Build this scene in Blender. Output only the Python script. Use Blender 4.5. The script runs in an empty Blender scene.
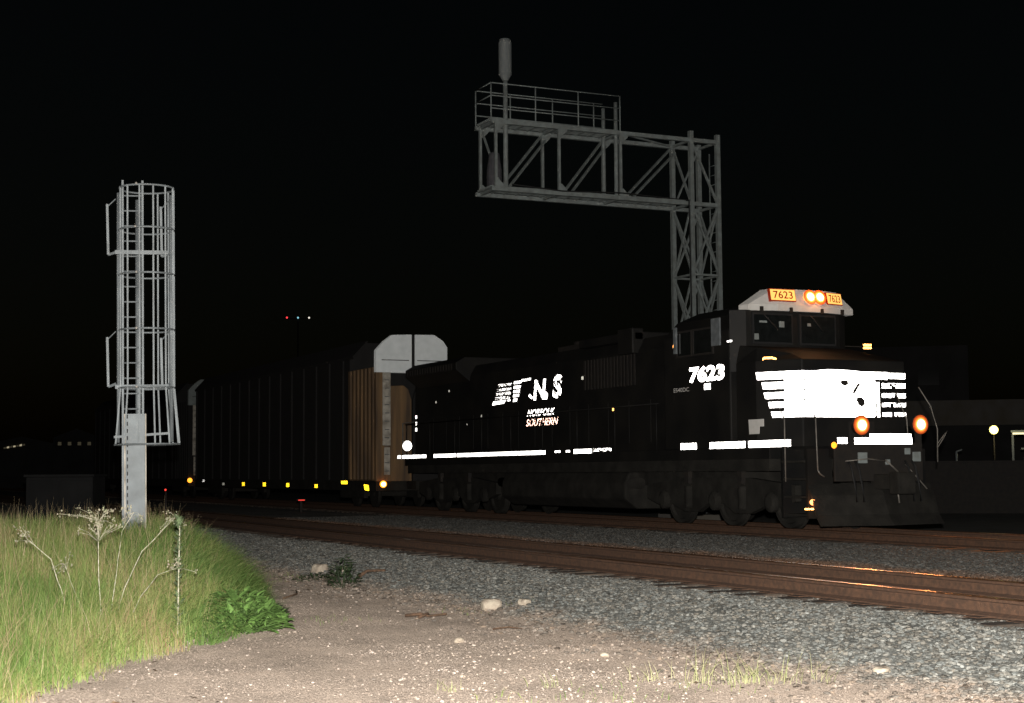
import bpy, math, random
import numpy as np
from mathutils import Matrix, Vector
R = math.radians
sc = bpy.context.scene
col = sc.collection
random.seed(7)
rng = np.random.default_rng(7)

# ------------------------------------------------------------------ camera
CAM = Vector((23.33, -16.90, 1.572))
yaw, pitch, roll = R(155.02), R(4.396), R(-0.402)
fw = Vector((math.cos(yaw)*math.cos(pitch), math.sin(yaw)*math.cos(pitch), math.sin(pitch)))
rt = Vector((math.sin(yaw), -math.cos(yaw), 0)); up = rt.cross(fw)
r2 = rt*math.cos(roll) + up*math.sin(roll); u2 = -rt*math.sin(roll) + up*math.cos(roll)
cd = bpy.data.cameras.new('camera'); cam = bpy.data.objects.new('camera', cd); col.objects.link(cam)
m3 = Matrix((r2, u2, -fw)).transposed()
cam.matrix_world = Matrix.Translation(CAM) @ m3.to_4x4()
cd.sensor_width = 36; cd.lens = 36*1562.9/1024; cd.clip_end = 3000; cd.clip_start = .05
sc.camera = cam

# ------------------------------------------------------------------ night sky
w = bpy.data.worlds.new('World'); sc.world = w; w.use_nodes = True
nt = w.node_tree; bg = nt.nodes['Background']
sky = nt.nodes.new('ShaderNodeTexSky'); sky.sky_type = 'NISHITA'; sky.sun_disc = False
sky.sun_elevation = R(5.0); sky.sun_rotation = R(200); sky.air_density = 1.0; sky.dust_density = 3.0
nt.links.new(sky.outputs[0], bg.inputs[0]); bg.inputs[1].default_value = 0.0012

# ------------------------------------------------------------------ the photographer's flash
fl = bpy.data.lights.new('camera_flash', 'POINT'); fl.energy = 21000; fl.color = (1.0, .955, .90); fl.shadow_soft_size = .05
flo = bpy.data.objects.new('camera_flash', fl); col.objects.link(flo)
flo.location = CAM + up*.28 + rt*.05

sc.view_settings.view_transform = 'Standard'; sc.view_settings.look = 'None'
sc.view_settings.exposure = 0; sc.view_settings.gamma = 1; sc.view_settings.use_curve_mapping = False
sc.cycles.use_denoising = True
sc.cycles.max_bounces = 5; sc.cycles.sample_clamp_indirect = 4
sc.cycles.light_sampling_threshold = 0

# ------------------------------------------------------------------ materials
MATS = {}
def mat(name, color, rough=.7, metal=0., var=None, scale=8, bump=0., bscale=40, spec=.5, detail=4, island=0., stretch=None):
    m = bpy.data.materials.new(name); m.use_nodes = True; N = m.node_tree.nodes; L = m.node_tree.links
    b = N['Principled BSDF']; b.inputs['Roughness'].default_value = rough; b.inputs['Metallic'].default_value = metal
    b.inputs['Specular IOR Level'].default_value = spec
    tc = N.new('ShaderNodeTexCoord'); mp = N.new('ShaderNodeMapping'); L.new(tc.outputs['Object'], mp.inputs[0])
    if stretch: mp.inputs['Scale'].default_value = stretch
    c2 = var if var else tuple(c*.65 for c in color)
    nz = N.new('ShaderNodeTexNoise'); nz.inputs['Scale'].default_value = scale; nz.inputs['Detail'].default_value = detail
    L.new(mp.outputs[0], nz.inputs[0])
    rp = N.new('ShaderNodeValToRGB'); rp.color_ramp.elements[0].position = .35; rp.color_ramp.elements[1].position = .68
    rp.color_ramp.elements[0].color = (*c2, 1); rp.color_ramp.elements[1].color = (*color, 1)
    L.new(nz.outputs[0], rp.inputs[0]); out = rp.outputs[0]
    if island:
        g = N.new('ShaderNodeNewGeometry'); mr = N.new('ShaderNodeMapRange')
        mr.inputs[3].default_value = 1-island; mr.inputs[4].default_value = 1+island
        L.new(g.outputs['Random Per Island'], mr.inputs[0])
        mx = N.new('ShaderNodeVectorMath'); mx.operation = 'SCALE'
        L.new(out, mx.inputs[0]); L.new(mr.outputs[0], mx.inputs['Scale']); out = mx.outputs[0]
    L.new(out, b.inputs['Base Color'])
    if bump:
        n2 = N.new('ShaderNodeTexNoise'); n2.inputs['Scale'].default_value = bscale; n2.inputs['Detail'].default_value = 5
        L.new(tc.outputs['Object'], n2.inputs[0])
        bp = N.new('ShaderNodeBump'); bp.inputs['Strength'].default_value = bump; bp.inputs['Distance'].default_value = .02
        L.new(n2.outputs[0], bp.inputs['Height']); L.new(bp.outputs[0], b.inputs['Normal'])
    MATS[name] = m
    return m

def retro(name, color=(1, 1, 1), rough=.32, strength=1., wear=None, wscale=14):
    """Retroreflective sheeting: glass-bead film returns light towards where it came from, so the lobe is centred on the incoming direction."""
    m = bpy.data.materials.new(name); m.use_nodes = True; N = m.node_tree.nodes; L = m.node_tree.links
    N.remove(N['Principled BSDF']); o = N['Material Output']
    g = N.new('ShaderNodeNewGeometry'); gl = N.new('ShaderNodeBsdfGlossy'); gl.distribution = 'GGX'
    gl.inputs['Roughness'].default_value = rough; gl.inputs['Color'].default_value = (*[c*strength for c in color], 1)
    L.new(g.outputs['Incoming'], gl.inputs['Normal'])
    df = N.new('ShaderNodeBsdfDiffuse'); df.inputs[0].default_value = (*[c*.35 for c in color], 1)
    ad = N.new('ShaderNodeMixShader'); ad.inputs[0].default_value = .45
    L.new(gl.outputs[0], ad.inputs[1]); L.new(df.outputs[0], ad.inputs[2]); res = ad.outputs[0]
    if wear is not None:
        tc = N.new('ShaderNodeTexCoord'); nz = N.new('ShaderNodeTexNoise'); nz.inputs['Scale'].default_value = wscale; nz.inputs['Detail'].default_value = 3
        L.new(tc.outputs['Object'], nz.inputs[0])
        rp = N.new('ShaderNodeValToRGB'); rp.color_ramp.elements[0].position = wear-.02; rp.color_ramp.elements[1].position = wear+.02
        L.new(nz.outputs[0], rp.inputs[0])
        d2 = N.new('ShaderNodeBsdfDiffuse'); d2.inputs[0].default_value = (.06, .055, .05, 1)
        mx = N.new('ShaderNodeMixShader'); L.new(rp.outputs[0], mx.inputs[0]); L.new(d2.outputs[0], mx.inputs[1]); L.new(res, mx.inputs[2]); res = mx.outputs[0]
    L.new(res, o.inputs[0]); MATS[name] = m
    return m

def lamp_mat(name, color, strength):
    m = bpy.data.materials.new(name); m.use_nodes = True; b = m.node_tree.nodes['Principled BSDF']
    b.inputs['Base Color'].default_value = (*[min(c, .8) for c in color], 1)
    b.inputs['Emission Color'].default_value = (*color, 1); b.inputs['Emission Strength'].default_value = strength
    MATS[name] = m
    return m

BLACK = mat('black_paint', (.009, .009, .009), .6, var=(.017, .016, .014), scale=1.3, bump=.05, bscale=9, spec=.2)
GRIME = mat('road_grime', (.030, .028, .024), .9, var=(.016, .015, .013), scale=3, spec=.2, bump=.4, bscale=18)
DARKST = mat('dark_steel', (.022, .020, .019), .7, var=(.03, .026, .022), scale=7, bump=.2, spec=.2)
GALV = mat('galvanised_steel', (.20, .225, .235), .6, .2, var=(.13, .145, .15), scale=3.5, bump=.08, bscale=30)
GALVD = mat('weathered_galvanised_steel', (.30, .345, .34), .7, .1, var=(.22, .24, .23), scale=6, bump=.1)
WHITEP = mat('dirty_white_paint', (.56, .54, .50), .6, var=(.46, .44, .40), scale=5)
CAPW = mat('galvanised_end_panel', (.50, .53, .54), .6, .0, var=(.37, .40, .41), scale=2.2)
TAN = mat('rusty_tan_panel', (.26, .155, .07), .8, var=(.09, .06, .038), scale=1.6, bump=.1, stretch=(3, 3, .25), detail=6)
EDGE = mat('scuffed_pale_plate', (.62, .58, .50), .8, var=(.30, .27, .22), scale=5)
RACK = mat('dark_rack_screen', (.016, .0145, .0135), .85, var=(.010, .0095, .0095), scale=2.5, stretch=(2, 2, .4))
RUST = mat('rusty_rail_steel', (.115, .058, .032), .9, var=(.065, .036, .022), scale=20, bump=.3, bscale=60)
HEAD = mat('worn_rail_head', (.30, .17, .10), .33, .85, var=(.20, .10, .06), scale=14)
TIE = mat('creosoted_tie_wood', (.10, .075, .055), .9, var=(.05, .038, .03), scale=6, bump=.5, bscale=25, island=.3)
def add_retro(m, f, col3, rough=.35):
    """mix a share of retroreflective beads into an existing paint"""
    N = m.node_tree.nodes; L = m.node_tree.links; b = N['Principled BSDF']
    g = N.new('ShaderNodeNewGeometry'); gl = N.new('ShaderNodeBsdfGlossy'); gl.inputs['Roughness'].default_value = rough; gl.inputs['Color'].default_value = (*col3, 1)
    L.new(g.outputs['Incoming'], gl.inputs['Normal']); mx = N.new('ShaderNodeMixShader'); mx.inputs[0].default_value = f
    L.new(b.outputs[0], mx.inputs[1]); L.new(gl.outputs[0], mx.inputs[2]); L.new(mx.outputs[0], N['Material Output'].inputs[0])
add_retro(WHITEP, .012, (1, .98, .95)); add_retro(CAPW, .04, (.95, 1, 1))
GLASS = mat('dark_cab_glass', (.012, .014, .014), .08, spec=.6)
PGLASS = mat('pale_wind_deflector', (.20, .22, .23), .3)
RUBBER = mat('black_rubber', (.015, .015, .015), .8)
BARST = mat('scuffed_handrail_steel', (.26, .24, .21), .5, .3)
CONC = mat('old_concrete_wall', (.13, .115, .09), .9, var=(.16, .15, .14), scale=1.2)
BRICKD = mat('dark_cladding', (.04, .04, .04), .9, var=(.025, .024, .023), scale=.6)
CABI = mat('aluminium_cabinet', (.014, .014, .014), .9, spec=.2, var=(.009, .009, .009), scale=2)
RET = retro('white_retroreflective_film', strength=.9)
RETN = retro('bright_retroreflective_film', rough=.3, strength=1.)
RETW = retro('worn_retroreflective_film', wear=.47, wscale=9)
RETR = retro('reddish_retroreflective_film', (1., .62, .5), wear=.45, wscale=24)
RETS = retro('scratched_retroreflective_film', wear=.43, wscale=26)
RETP = retro('peeling_retroreflective_film', wear=.53, wscale=22)
RETY = retro('yellow_retroreflective_film', (1., .62, .02))
RETO = retro('amber_reflector', (1., .42, .10))
RETDOT = retro('dim_reflector', (.5, .5, .45), strength=.25)
LBULB = lamp_mat('ditch_bulb', (1., .72, .42), 14)
LRIM = lamp_mat('ditch_reflector', (1., .17, .015), 1.6)
LR1 = lamp_mat('halo_inner', (1., .46, .12), 2.6); LR2 = lamp_mat('halo_middle', (1., .28, .05), 1.3)  # emissive steps of the glare halo painted round the lamps
LR3 = lamp_mat('halo_outer', (1., .18, .03), .5); LR4 = lamp_mat('halo_rim', (1., .13, .02), .13)
LHEAD = lamp_mat('headlight_bulb', (1., .74, .42), 9)
LHRIM = lamp_mat('headlight_reflector', (1., .28, .06), 2.4)  # painted orange halo behind the headlight bulbs
LBOARD = lamp_mat('number_board_glow', (1., .50, .12), 1.15)
LRED = lamp_mat('number_ink', (.30, .02, .004), .30)
LAMB = lamp_mat('amber_lamp', (1., .30, .02), 2.6)
LWGLOW = lamp_mat('wheel_glow', (1., .35, .12), 2.2)
LSTREET = lamp_mat('street_lamp_glow', (1., .88, .42), 26)
LYEL = lamp_mat('yard_lamp_rim', (.85, .72, .22), 1.2)
LCAN = lamp_mat('canopy_tube_light', (1., .86, .50), 1.3)
LWIN = lamp_mat('faint_lit_window', (.9, .72, .45), .012)
LSTRIP = lamp_mat('lit_strip', (1., .85, .55), .35)
LR = lamp_mat('red_beacon', (1., .05, .06), 1.6); LC = lamp_mat('cyan_beacon', (.35, .85, 1.), .8); LW = lamp_mat('white_beacon', (1., .92, .8), 1.0)
LREDS = lamp_mat('small_red_lamp', (1., .06, .04), .9)

# ------------------------------------------------------------------ helpers
ROOTM = {}
def tag(o, label=None, cat=None, group=None, kind=None):
    if label: o['label'] = label
    if cat: o['category'] = cat
    if group: o['group'] = group
    if kind: o['kind'] = kind
    return o
def empty(name, loc, label, cat, rz=0, group=None):
    o = bpy.data.objects.new(name, None); col.objects.link(o); o.empty_display_size = .2
    o.location = loc; o.rotation_euler = (0, 0, rz)
    ROOTM[o.name] = Matrix.Translation(Vector(loc)) @ Matrix.Rotation(rz, 4, 'Z')
    return tag(o, label, cat, group)

class MB:
    def __init__(s): s.v = []; s.f = []; s.sm = []
    def add(s, vs, fs, smooth=False):
        n = len(s.v); s.v += [tuple(v) for v in vs]; s.f += [tuple(i+n for i in f) for f in fs]; s.sm += [smooth]*len(fs); return s
    def box(s, x0, x1, y0, y1, z0, z1):
        vs = [(x, y, z) for z in (z0, z1) for y in (y0, y1) for x in (x0, x1)]
        return s.add(vs, [(0, 2, 3, 1), (4, 5, 7, 6), (0, 1, 5, 4), (2, 6, 7, 3), (0, 4, 6, 2), (1, 3, 7, 5)])
    def prism(s, pts, d):
        """closed outline pts (3-D, planar) pushed along vector d"""
        n = len(pts); d = Vector(d); a = [Vector(p) for p in pts]
        nn = Vector((0, 0, 0))
        for i in range(n): nn += a[i].cross(a[(i+1) % n])
        if nn.dot(d) > 0: a = a[::-1]
        b = [p+d for p in a]
        fs = [tuple(range(n)), tuple(range(2*n-1, n-1, -1))] + [(i, i+n, (i+1) % n+n, (i+1) % n) for i in range(n)]
        return s.add(a+b, fs)
    def tube(s, pts, r, n=8, r2=None):
        pts = [Vector(p) for p in pts]; rings = []
        for i, p in enumerate(pts):
            t = (pts[min(i+1, len(pts)-1)]-pts[max(i-1, 0)]).normalized()
            a = t.cross(Vector((0, 0, 1)));
            if a.length < .15: a = t.cross(Vector((1, 0, 0)))
            a.normalize(); b = t.cross(a)
            rr = r if r2 is None else r+(r2-r)*i/(len(pts)-1)
            rings.append([p+(a*math.cos(2*math.pi*k/n)+b*math.sin(2*math.pi*k/n))*rr for k in range(n)])
        vs = [v for q in rings for v in q]; fs = []
        for i in range(len(rings)-1):
            for k in range(n): fs.append((i*n+k, i*n+(k+1) % n, (i+1)*n+(k+1) % n, (i+1)*n+k))
        s.add(vs, fs, True)
        m = len(s.v)-len(vs); s.f += [tuple(m+k for k in range(n))[::-1], tuple(m+len(vs)-n+k for k in range(n))]; s.sm += [False]*2
        return s
    def bar(s, p0, p1, wx, wy):
        p0, p1 = Vector(p0), Vector(p1); t = (p1-p0).normalized(); a = t.cross(Vector((0, 0, 1)))
        if a.length < .1: a = Vector((1, 0, 0))
        a.normalize(); b = t.cross(a)
        q = [p0+a*i*wx/2+b*j*wy/2 for i, j in ((-1, -1), (1, -1), (1, 1), (-1, 1))]
        return s.prism(q, p1-p0)
    def lathe(s, c, axis, prof, n=24):
        """prof: (offset along axis, radius)"""
        c = Vector(c); t = Vector(axis).normalized(); a = t.cross(Vector((0, 0, 1)))
        if a.length < .1: a = Vector((1, 0, 0))
        a.normalize(); b = t.cross(a); vs = []; fs = []
        for o, r in prof:
            for k in range(n): vs.append(c+t*o+(a*math.cos(2*math.pi*k/n)+b*math.sin(2*math.pi*k/n))*max(r, 1e-4))
        for i in range(len(prof)-1):
            for k in range(n): fs.append((i*n+k, i*n+(k+1) % n, (i+1)*n+(k+1) % n, (i+1)*n+k))
        fs.append(tuple(range(n))[::-1]); fs.append(tuple((len(prof)-1)*n+k for k in range(n)))
        return s.add(vs, fs, False)
    def build(s, name, material, parent=None, root=None, bevel=0, local=False):
        me = bpy.data.meshes.new(name); vs = s.v
        rt_ = root or parent
        if rt_ is not None:
            while rt_.parent: rt_ = rt_.parent
            if not local and rt_.name in ROOTM:
                M = ROOTM[rt_.name].inverted(); vs = [M @ Vector(v) for v in vs]
        me.from_pydata([tuple(v) for v in vs], [], s.f)
        me.polygons.foreach_set('use_smooth', s.sm)
        me.materials.append(material); me.validate(); me.update()
        o = bpy.data.objects.new(name, me); col.objects.link(o)
        if parent is not None: o.parent = parent
        if bevel:
            b = o.modifiers.new('b', 'BEVEL'); b.width = bevel; b.segments = 2; b.limit_method = 'ANGLE'
        return o

def text_mesh(body, fn, height, mb, shear=0., offset=0., width=None, th=.004):
    """letters as thin solid plates; fn maps (u, v) -> world point, offset dir handled by fn's third argument"""
    cu = bpy.data.curves.new('txt', 'FONT'); cu.body = body; cu.size = 1; cu.shear = shear; cu.offset = offset; cu.resolution_u = 4
    ob = bpy.data.objects.new('txt', cu); col.objects.link(ob)
    dg = bpy.context.evaluated_depsgraph_get(); dg.update()
    me = ob.evaluated_get(dg).to_mesh()
    co = [v.co.copy() for v in me.vertices]; fs = [tuple(p.vertices) for p in me.polygons]
    ob.evaluated_get(dg).to_mesh_clear(); bpy.data.objects.remove(ob); bpy.data.curves.remove(cu)
    x0 = min(c.x for c in co); x1 = max(c.x for c in co); y0 = min(c.y for c in co); y1 = max(c.y for c in co)
    sy = height/(y1-y0); sx = sy if width is None else width/(x1-x0)
    mb.add([fn((c.x-x0)*sx, (c.y-y0)*sy) for c in co], fs)
    return (x1-x0)*sx

def raw(name, verts, faces, material, smooth=False):
    """big numpy mesh; faces an (n,k) array"""
    me = bpy.data.meshes.new(name); k = faces.shape[1]
    me.vertices.add(len(verts)); me.vertices.foreach_set('co', verts.astype(np.float32).ravel())
    me.loops.add(faces.size); me.loops.foreach_set('vertex_index', faces.astype(np.int32).ravel())
    me.polygons.add(len(faces)); me.polygons.foreach_set('loop_start', np.arange(0, faces.size, k, dtype=np.int32))
    me.polygons.foreach_set('loop_total', np.full(len(faces), k, dtype=np.int32))
    me.polygons.foreach_set('use_smooth', np.full(len(faces), smooth))
    me.update(calc_edges=True); me.validate(); me.materials.append(material)
    o = bpy.data.objects.new(name, me); col.objects.link(o); return o

def sm(t): t = np.clip(t, 0, 1); return t*t*(3-2*t)
def noise2(x, y, seed=0):
    s = 0
    r = np.random.default_rng(seed)
    for i in range(10):
        a = r.uniform(0, 6.28); f = .5*1.5**i; ph = r.uniform(0, 6.28)
        s = s+np.sin((x*math.cos(a)+y*math.sin(a))*f+ph)/(1.35**i)
    return s/4
# edge of the grass patch: grass where Y < gedge(X)
GX = [-60, -20, -5, 2.4, 6.0, 7.7, 8.6, 9.4, 10.2, 11.2, 12.2, 13.5, 15]
GY = [-10.4, -10.4, -10.5, -11.0, -11.95, -12.35, -13.05, -13.7, -14.35, -14.95, -15.4, -16.0, -17.0]
def gedge(x): return np.interp(x, GX, GY)
def ground_z(x, y):
    x = np.asarray(x, float); y = np.asarray(y, float)
    z = .24*sm((y+9.95)/1.7)+.03*sm((y+8.6)/.4)*sm((-7.5-y)/.3)*(.6+.8*noise2(x*2.2, y*2.2, 61))                       # shoulder of the near track
    z = z+.09*sm((y+5.1)/.8)-.09*sm((y+.9)/.9)    # ballast heaped between the tracks
    z = z-.24*sm((y-3.8)/1.6)
    d = gedge(x)-y
    z = z+.56*sm(d/1.3)*sm((10.9-x)/6.5)*sm((x+5)/6)
    near = sm((60-np.abs(x-5))/40)
    dirt = sm((-9.2-y)/1.0)
    z = z+near*(.012*noise2(x*3, y*3, 1)+dirt*(.028*noise2(x*1.3, y*1.3, 2)+.010*noise2(x*9, y*9, 3)))
    return z
def gz(x, y): return float(ground_z(x, y))

# ------------------------------------------------------------------ ground
def ground_material(name, stones):
    m = bpy.data.materials.new(name); m.use_nodes = True; N = m.node_tree.nodes; L = m.node_tree.links
    b = N['Principled BSDF']; b.inputs['Roughness'].default_value = .95; b.inputs['Specular IOR Level'].default_value = .25
    tc = N.new('ShaderNodeTexCoord'); sp = N.new('ShaderNodeSeparateXYZ'); L.new(tc.outputs['Object'], sp.inputs[0])
    nz = N.new('ShaderNodeTexNoise'); nz.inputs['Scale'].default_value = 1.4; nz.inputs['Detail'].default_value = 5; L.new(tc.outputs['Object'], nz.inputs[0])
    ma = N.new('ShaderNodeMath'); ma.operation = 'MULTIPLY_ADD'; ma.inputs[1].default_value = 1.3; L.new(nz.outputs[0], ma.inputs[0]); L.new(sp.outputs[1], ma.inputs[2])
    mr = N.new('ShaderNodeMapRange'); mr.inputs[1].default_value = -12; mr.inputs[2].default_value = 8; L.new(ma.outputs[0], mr.inputs[0])
    rp = N.new('ShaderNodeValToRGB'); e = rp.color_ramp.elements
    dirt = (.55, .455, .375); grey = (.20, .205, .19); rust = (.17, .105, .07); grey2 = (.105, .105, .098); rust2 = (.10, .07, .06)
    if stones: dirt = (.25, .215, .18)
    stops = [(-12.0, dirt), (-9.7, dirt), (-9.3, grey), (-7.55, grey), (-7.15, rust), (-4.6, rust), (-4.0, grey2), (-.6, grey2), (0, rust2), (3.2, rust2), (4.2, grey2)]
    P = lambda y: (y+.65+12)/20
    while len(e) < len(stops): e.new(.5)
    for k, (y, c) in enumerate(stops): e[k].position = max(0, min(1, P(y))); 
    for k, (y, c) in enumerate(stops): e[k].color = (*c, 1)
    L.new(mr.outputs[0], rp.inputs[0]); out = rp.outputs[0]
    n2 = N.new('ShaderNodeTexNoise'); n2.inputs['Scale'].default_value = 1.1 if not stones else 6; n2.inputs['Detail'].default_value = 8; n2.inputs['Roughness'].default_value = .7
    L.new(tc.outputs['Object'], n2.inputs[0])
    r2_ = N.new('ShaderNodeMapRange'); r2_.inputs[1].default_value = .3; r2_.inputs[2].default_value = .7; r2_.inputs[3].default_value = .62; r2_.inputs[4].default_value = 1.25
    L.new(n2.outputs[0], r2_.inputs[0])
    mx = N.new('ShaderNodeVectorMath'); mx.operation = 'SCALE'; L.new(out, mx.inputs[0]); L.new(r2_.outputs[0], mx.inputs['Scale']); out = mx.outputs[0]
    if stones:
        g = N.new('ShaderNodeNewGeometry'); q = N.new('ShaderNodeValToRGB'); q.color_ramp.elements[0].color = (.55, .5, .46, 1); q.color_ramp.elements[1].color = (1.5, 1.5, 1.5, 1)
        k = q.color_ramp.elements.new(.5); k.color = (.95, .98, 1.0, 1); k = q.color_ramp.elements.new(.8); k.color = (1.12, 1.0, .9, 1)
        L.new(g.outputs['Random Per Island'], q.inputs[0])
        mm = N.new('ShaderNodeVectorMath'); mm.operation = 'MULTIPLY'; L.new(out, mm.inputs[0]); L.new(q.outputs[0], mm.inputs[1]); out = mm.outputs[0]
    L.new(out, b.inputs['Base Color'])
    v = N.new('ShaderNodeTexVoronoi'); v.inputs['Scale'].default_value = 34; L.new(tc.outputs['Object'], v.inputs[0])
    bp = N.new('ShaderNodeBump'); bp.inputs['Strength'].default_value = .9 if not stones else .3; bp.inputs['Distance'].default_value = .02
    n3 = N.new('ShaderNodeTexNoise'); n3.inputs['Scale'].default_value = 60; n3.inputs['Detail'].default_value = 6; L.new(tc.outputs['Object'], n3.inputs[0])
    ad = N.new('ShaderNodeMath'); ad.operation = 'SUBTRACT'; L.new(n3.outputs[0], ad.inputs[0]); L.new(v.outputs['Distance'], ad.inputs[1])
    L.new(ad.outputs[0], bp.inputs['Height']); L.new(bp.outputs[0], b.inputs['Normal'])
    # dusty soil scatters light back towards its source (opposition effect), which matters under a flash held at the lens
    gi = N.new('ShaderNodeNewGeometry'); gl = N.new('ShaderNodeBsdfGlossy'); gl.inputs['Roughness'].default_value = .72
    L.new(out, gl.inputs['Color']); L.new(gi.outputs['Incoming'], gl.inputs['Normal']); mx_ = N.new('ShaderNodeMixShader'); mx_.inputs[0].default_value = .085 if not stones else .008
    L.new(b.outputs[0], mx_.inputs[1]); L.new(gl.outputs[0], mx_.inputs[2]); L.new(mx_.outputs[0], N['Material Output'].inputs[0])
    return m
GM = ground_material('dirt_and_ballast_ground', False)
SM = ground_material('crushed_stone', True)

xs = np.unique(np.concatenate([[-900, -600, -400, -250, -160, -110, -80], np.arange(-60, -10, 1.), np.arange(-10, 5, .25), np.arange(5, 18, .07), [18.5, 20, 24, 30, 50, 100, 300]]))
ys = np.unique(np.concatenate([[-400, -200, -100, -60, -40, -30, -25], np.arange(-22, -17, .5), np.arange(-17, -3, .08), np.arange(-3, 8, .35), [9, 12, 20, 35, 60, 120, 250, 500, 900]]))
XX, YY = np.meshgrid(xs, ys); ZZ = ground_z(XX, YY)
V = np.stack([XX.ravel(), YY.ravel(), ZZ.ravel()], 1); nx, ny = len(xs), len(ys)
I = np.arange(nx*ny).reshape(ny, nx)
F = np.stack([I[:-1, :-1].ravel(), I[:-1, 1:].ravel(), I[1:, 1:].ravel(), I[1:, :-1].ravel()], 1)
g = raw('ground', V, F, GM, True); tag(g, kind='structure')

# ------------------------------------------------------------------ loose stone (uncountable)
phi = (1+5**.5)/2
ICO = np.array([(-1, phi, 0), (1, phi, 0), (-1, -phi, 0), (1, -phi, 0), (0, -1, phi), (0, 1, phi), (0, -1, -phi), (0, 1, -phi), (phi, 0, -1), (phi, 0, 1), (-phi, 0, -1), (-phi, 0, 1)])/math.sqrt(1+phi*phi)
IF = np.array([(0, 11, 5), (0, 5, 1), (0, 1, 7), (0, 7, 10), (0, 10, 11), (1, 5, 9), (5, 11, 4), (11, 10, 2), (10, 7, 6), (7, 1, 8), (3, 9, 4), (3, 4, 2), (3, 2, 6), (3, 6, 8), (3, 8, 9), (4, 9, 5), (2, 4, 11), (6, 2, 10), (8, 6, 7), (9, 8, 1)])
OCT = np.array([(1, 0, 0), (-1, 0, 0), (0, 1, 0), (0, -1, 0), (0, 0, 1), (0, 0, -1)], float)
OF = np.array([(0, 2, 4), (2, 1, 4), (1, 3, 4), (3, 0, 4), (2, 0, 5), (1, 2, 5), (3, 1, 5), (0, 3, 5)])
def stones(name, x, y, r, material, lift=.35, flat=.7, zoff=0, small=False):
    B, BF = (OCT, OF) if small else (ICO, IF); nb_ = len(B)
    n = len(x); P = B[None]*rng.uniform(.6, 1.15, (n, nb_, 1))
    P = P*rng.uniform(.65, 1.2, (n, 1, 3))*np.array([1, 1, flat])
    a = rng.uniform(0, 6.28, n); c, s_ = np.cos(a)[:, None], np.sin(a)[:, None]
    X_ = P[..., 0]*c-P[..., 1]*s_; Y_ = P[..., 0]*s_+P[..., 1]*c
    P = np.stack([X_, Y_, P[..., 2]], 2)*r[:, None, None]
    z = ground_z(x, y)+zoff+r*lift
    P += np.stack([x, y, z], 1)[:, None, :]
    Fc = (BF[None]+nb_*np.arange(n)[:, None, None]).reshape(-1, 3)
    return raw(name, P.reshape(-1, 3), Fc, material)
def frustum(x, y, mx=1.5):
    d = np.stack([x-CAM.x, y-CAM.y], 1); z = d@np.array([fw.x, fw.y]); q = d@np.array([rt.x, rt.y])
    return (z > 6) & (np.abs(q) < z*.335+mx)
n = 210000
x = 17-rng.random(n)**1.25*36; y = rng.uniform(-10.9, .2, n)
k = frustum(x, y) & (rng.random(n) < np.where(y < -9.5, .7, 1)) & (y < -9.0+.9*rng.random(n)*0+20)
k &= (y > -9.8+.35*noise2(x*1.2, y*0, 5)) | (rng.random(n) < .30*np.exp((y+9.8)/.45))
x, y = x[k], y[k]
tag(stones('ballast_stones', x, y, rng.uniform(.016, .036, len(x)), SM, .3, .5), 'grey crushed stone heaped along the near railway track', 'ballast', kind='stuff')
n = 60000
x = 15-rng.random(n)**1.6*22; y = rng.uniform(-18, -9.5, n)
k = frustum(x, y) & (y > gedge(x)-.5) & (rng.random(n) < .10+.6*(noise2(x*1.5, y*1.5, 9) > .15))
x, y = x[k], y[k]
PEB = mat('pale_pebble', (.44, .38, .33), .9, var=(.34, .27, .21), scale=5, island=.55)
tag(stones('dirt_gravel', x, y, .003+.016*rng.random(len(x))**4, PEB, .3), 'pale pebbles scattered over the pinkish dirt path', 'gravel', kind='stuff')

CLOD = mat('dirt_clod', (.47, .385, .315), .95, var=(.28, .225, .18), scale=.9, island=.14, detail=8)
n = 420000
x = 15.5-rng.random(n)**1.6*24; y = rng.uniform(-16.5, -9.3, n)
k = frustum(x, y, .5) & (y > gedge(x)-.8)
x, y = x[k], y[k]
tag(stones('dirt_crumbs', x, y, .0035+.0075*rng.random(len(x))**2, CLOD, .05, .45, small=True), 'small crumbs of pinkish tan dirt covering the path', 'dirt', kind='stuff')

n = 2600; x = rng.uniform(0, 14, n); y = rng.uniform(-16, -9.2, n)
k = frustum(x, y, .3) & (y > gedge(x)-.2) & (noise2(x*1.1, y*1.1, 77) > .0); x, y = x[k], y[k]; n = len(x)
a = rng.uniform(0, 6.28, n); L1 = rng.uniform(.012, .045, n); W1 = L1*rng.uniform(.2, .6, n); tz = rng.uniform(-.35, .35, (n, 4)); z = ground_z(x, y)+.008
q = np.array([(-1, 0), (0, -1), (1, 0), (0, 1)]); P = np.stack([np.stack([x+L1*u*np.cos(a)-W1*v*np.sin(a), y+L1*u*np.sin(a)+W1*v*np.cos(a), z+np.abs(tz[:, i])*L1], 1) for i, (u, v) in enumerate(q)], 1)
LIT = mat('dead_leaf', (.22, .15, .09), .9, var=(.09, .06, .04), scale=3, island=.5)
tag(raw('leaf_litter', P.reshape(-1, 3), np.arange(4*n).reshape(-1, 4), LIT), 'small brown dead leaves and bark bits lying on the dirt', 'leaf litter', kind='stuff')

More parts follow.
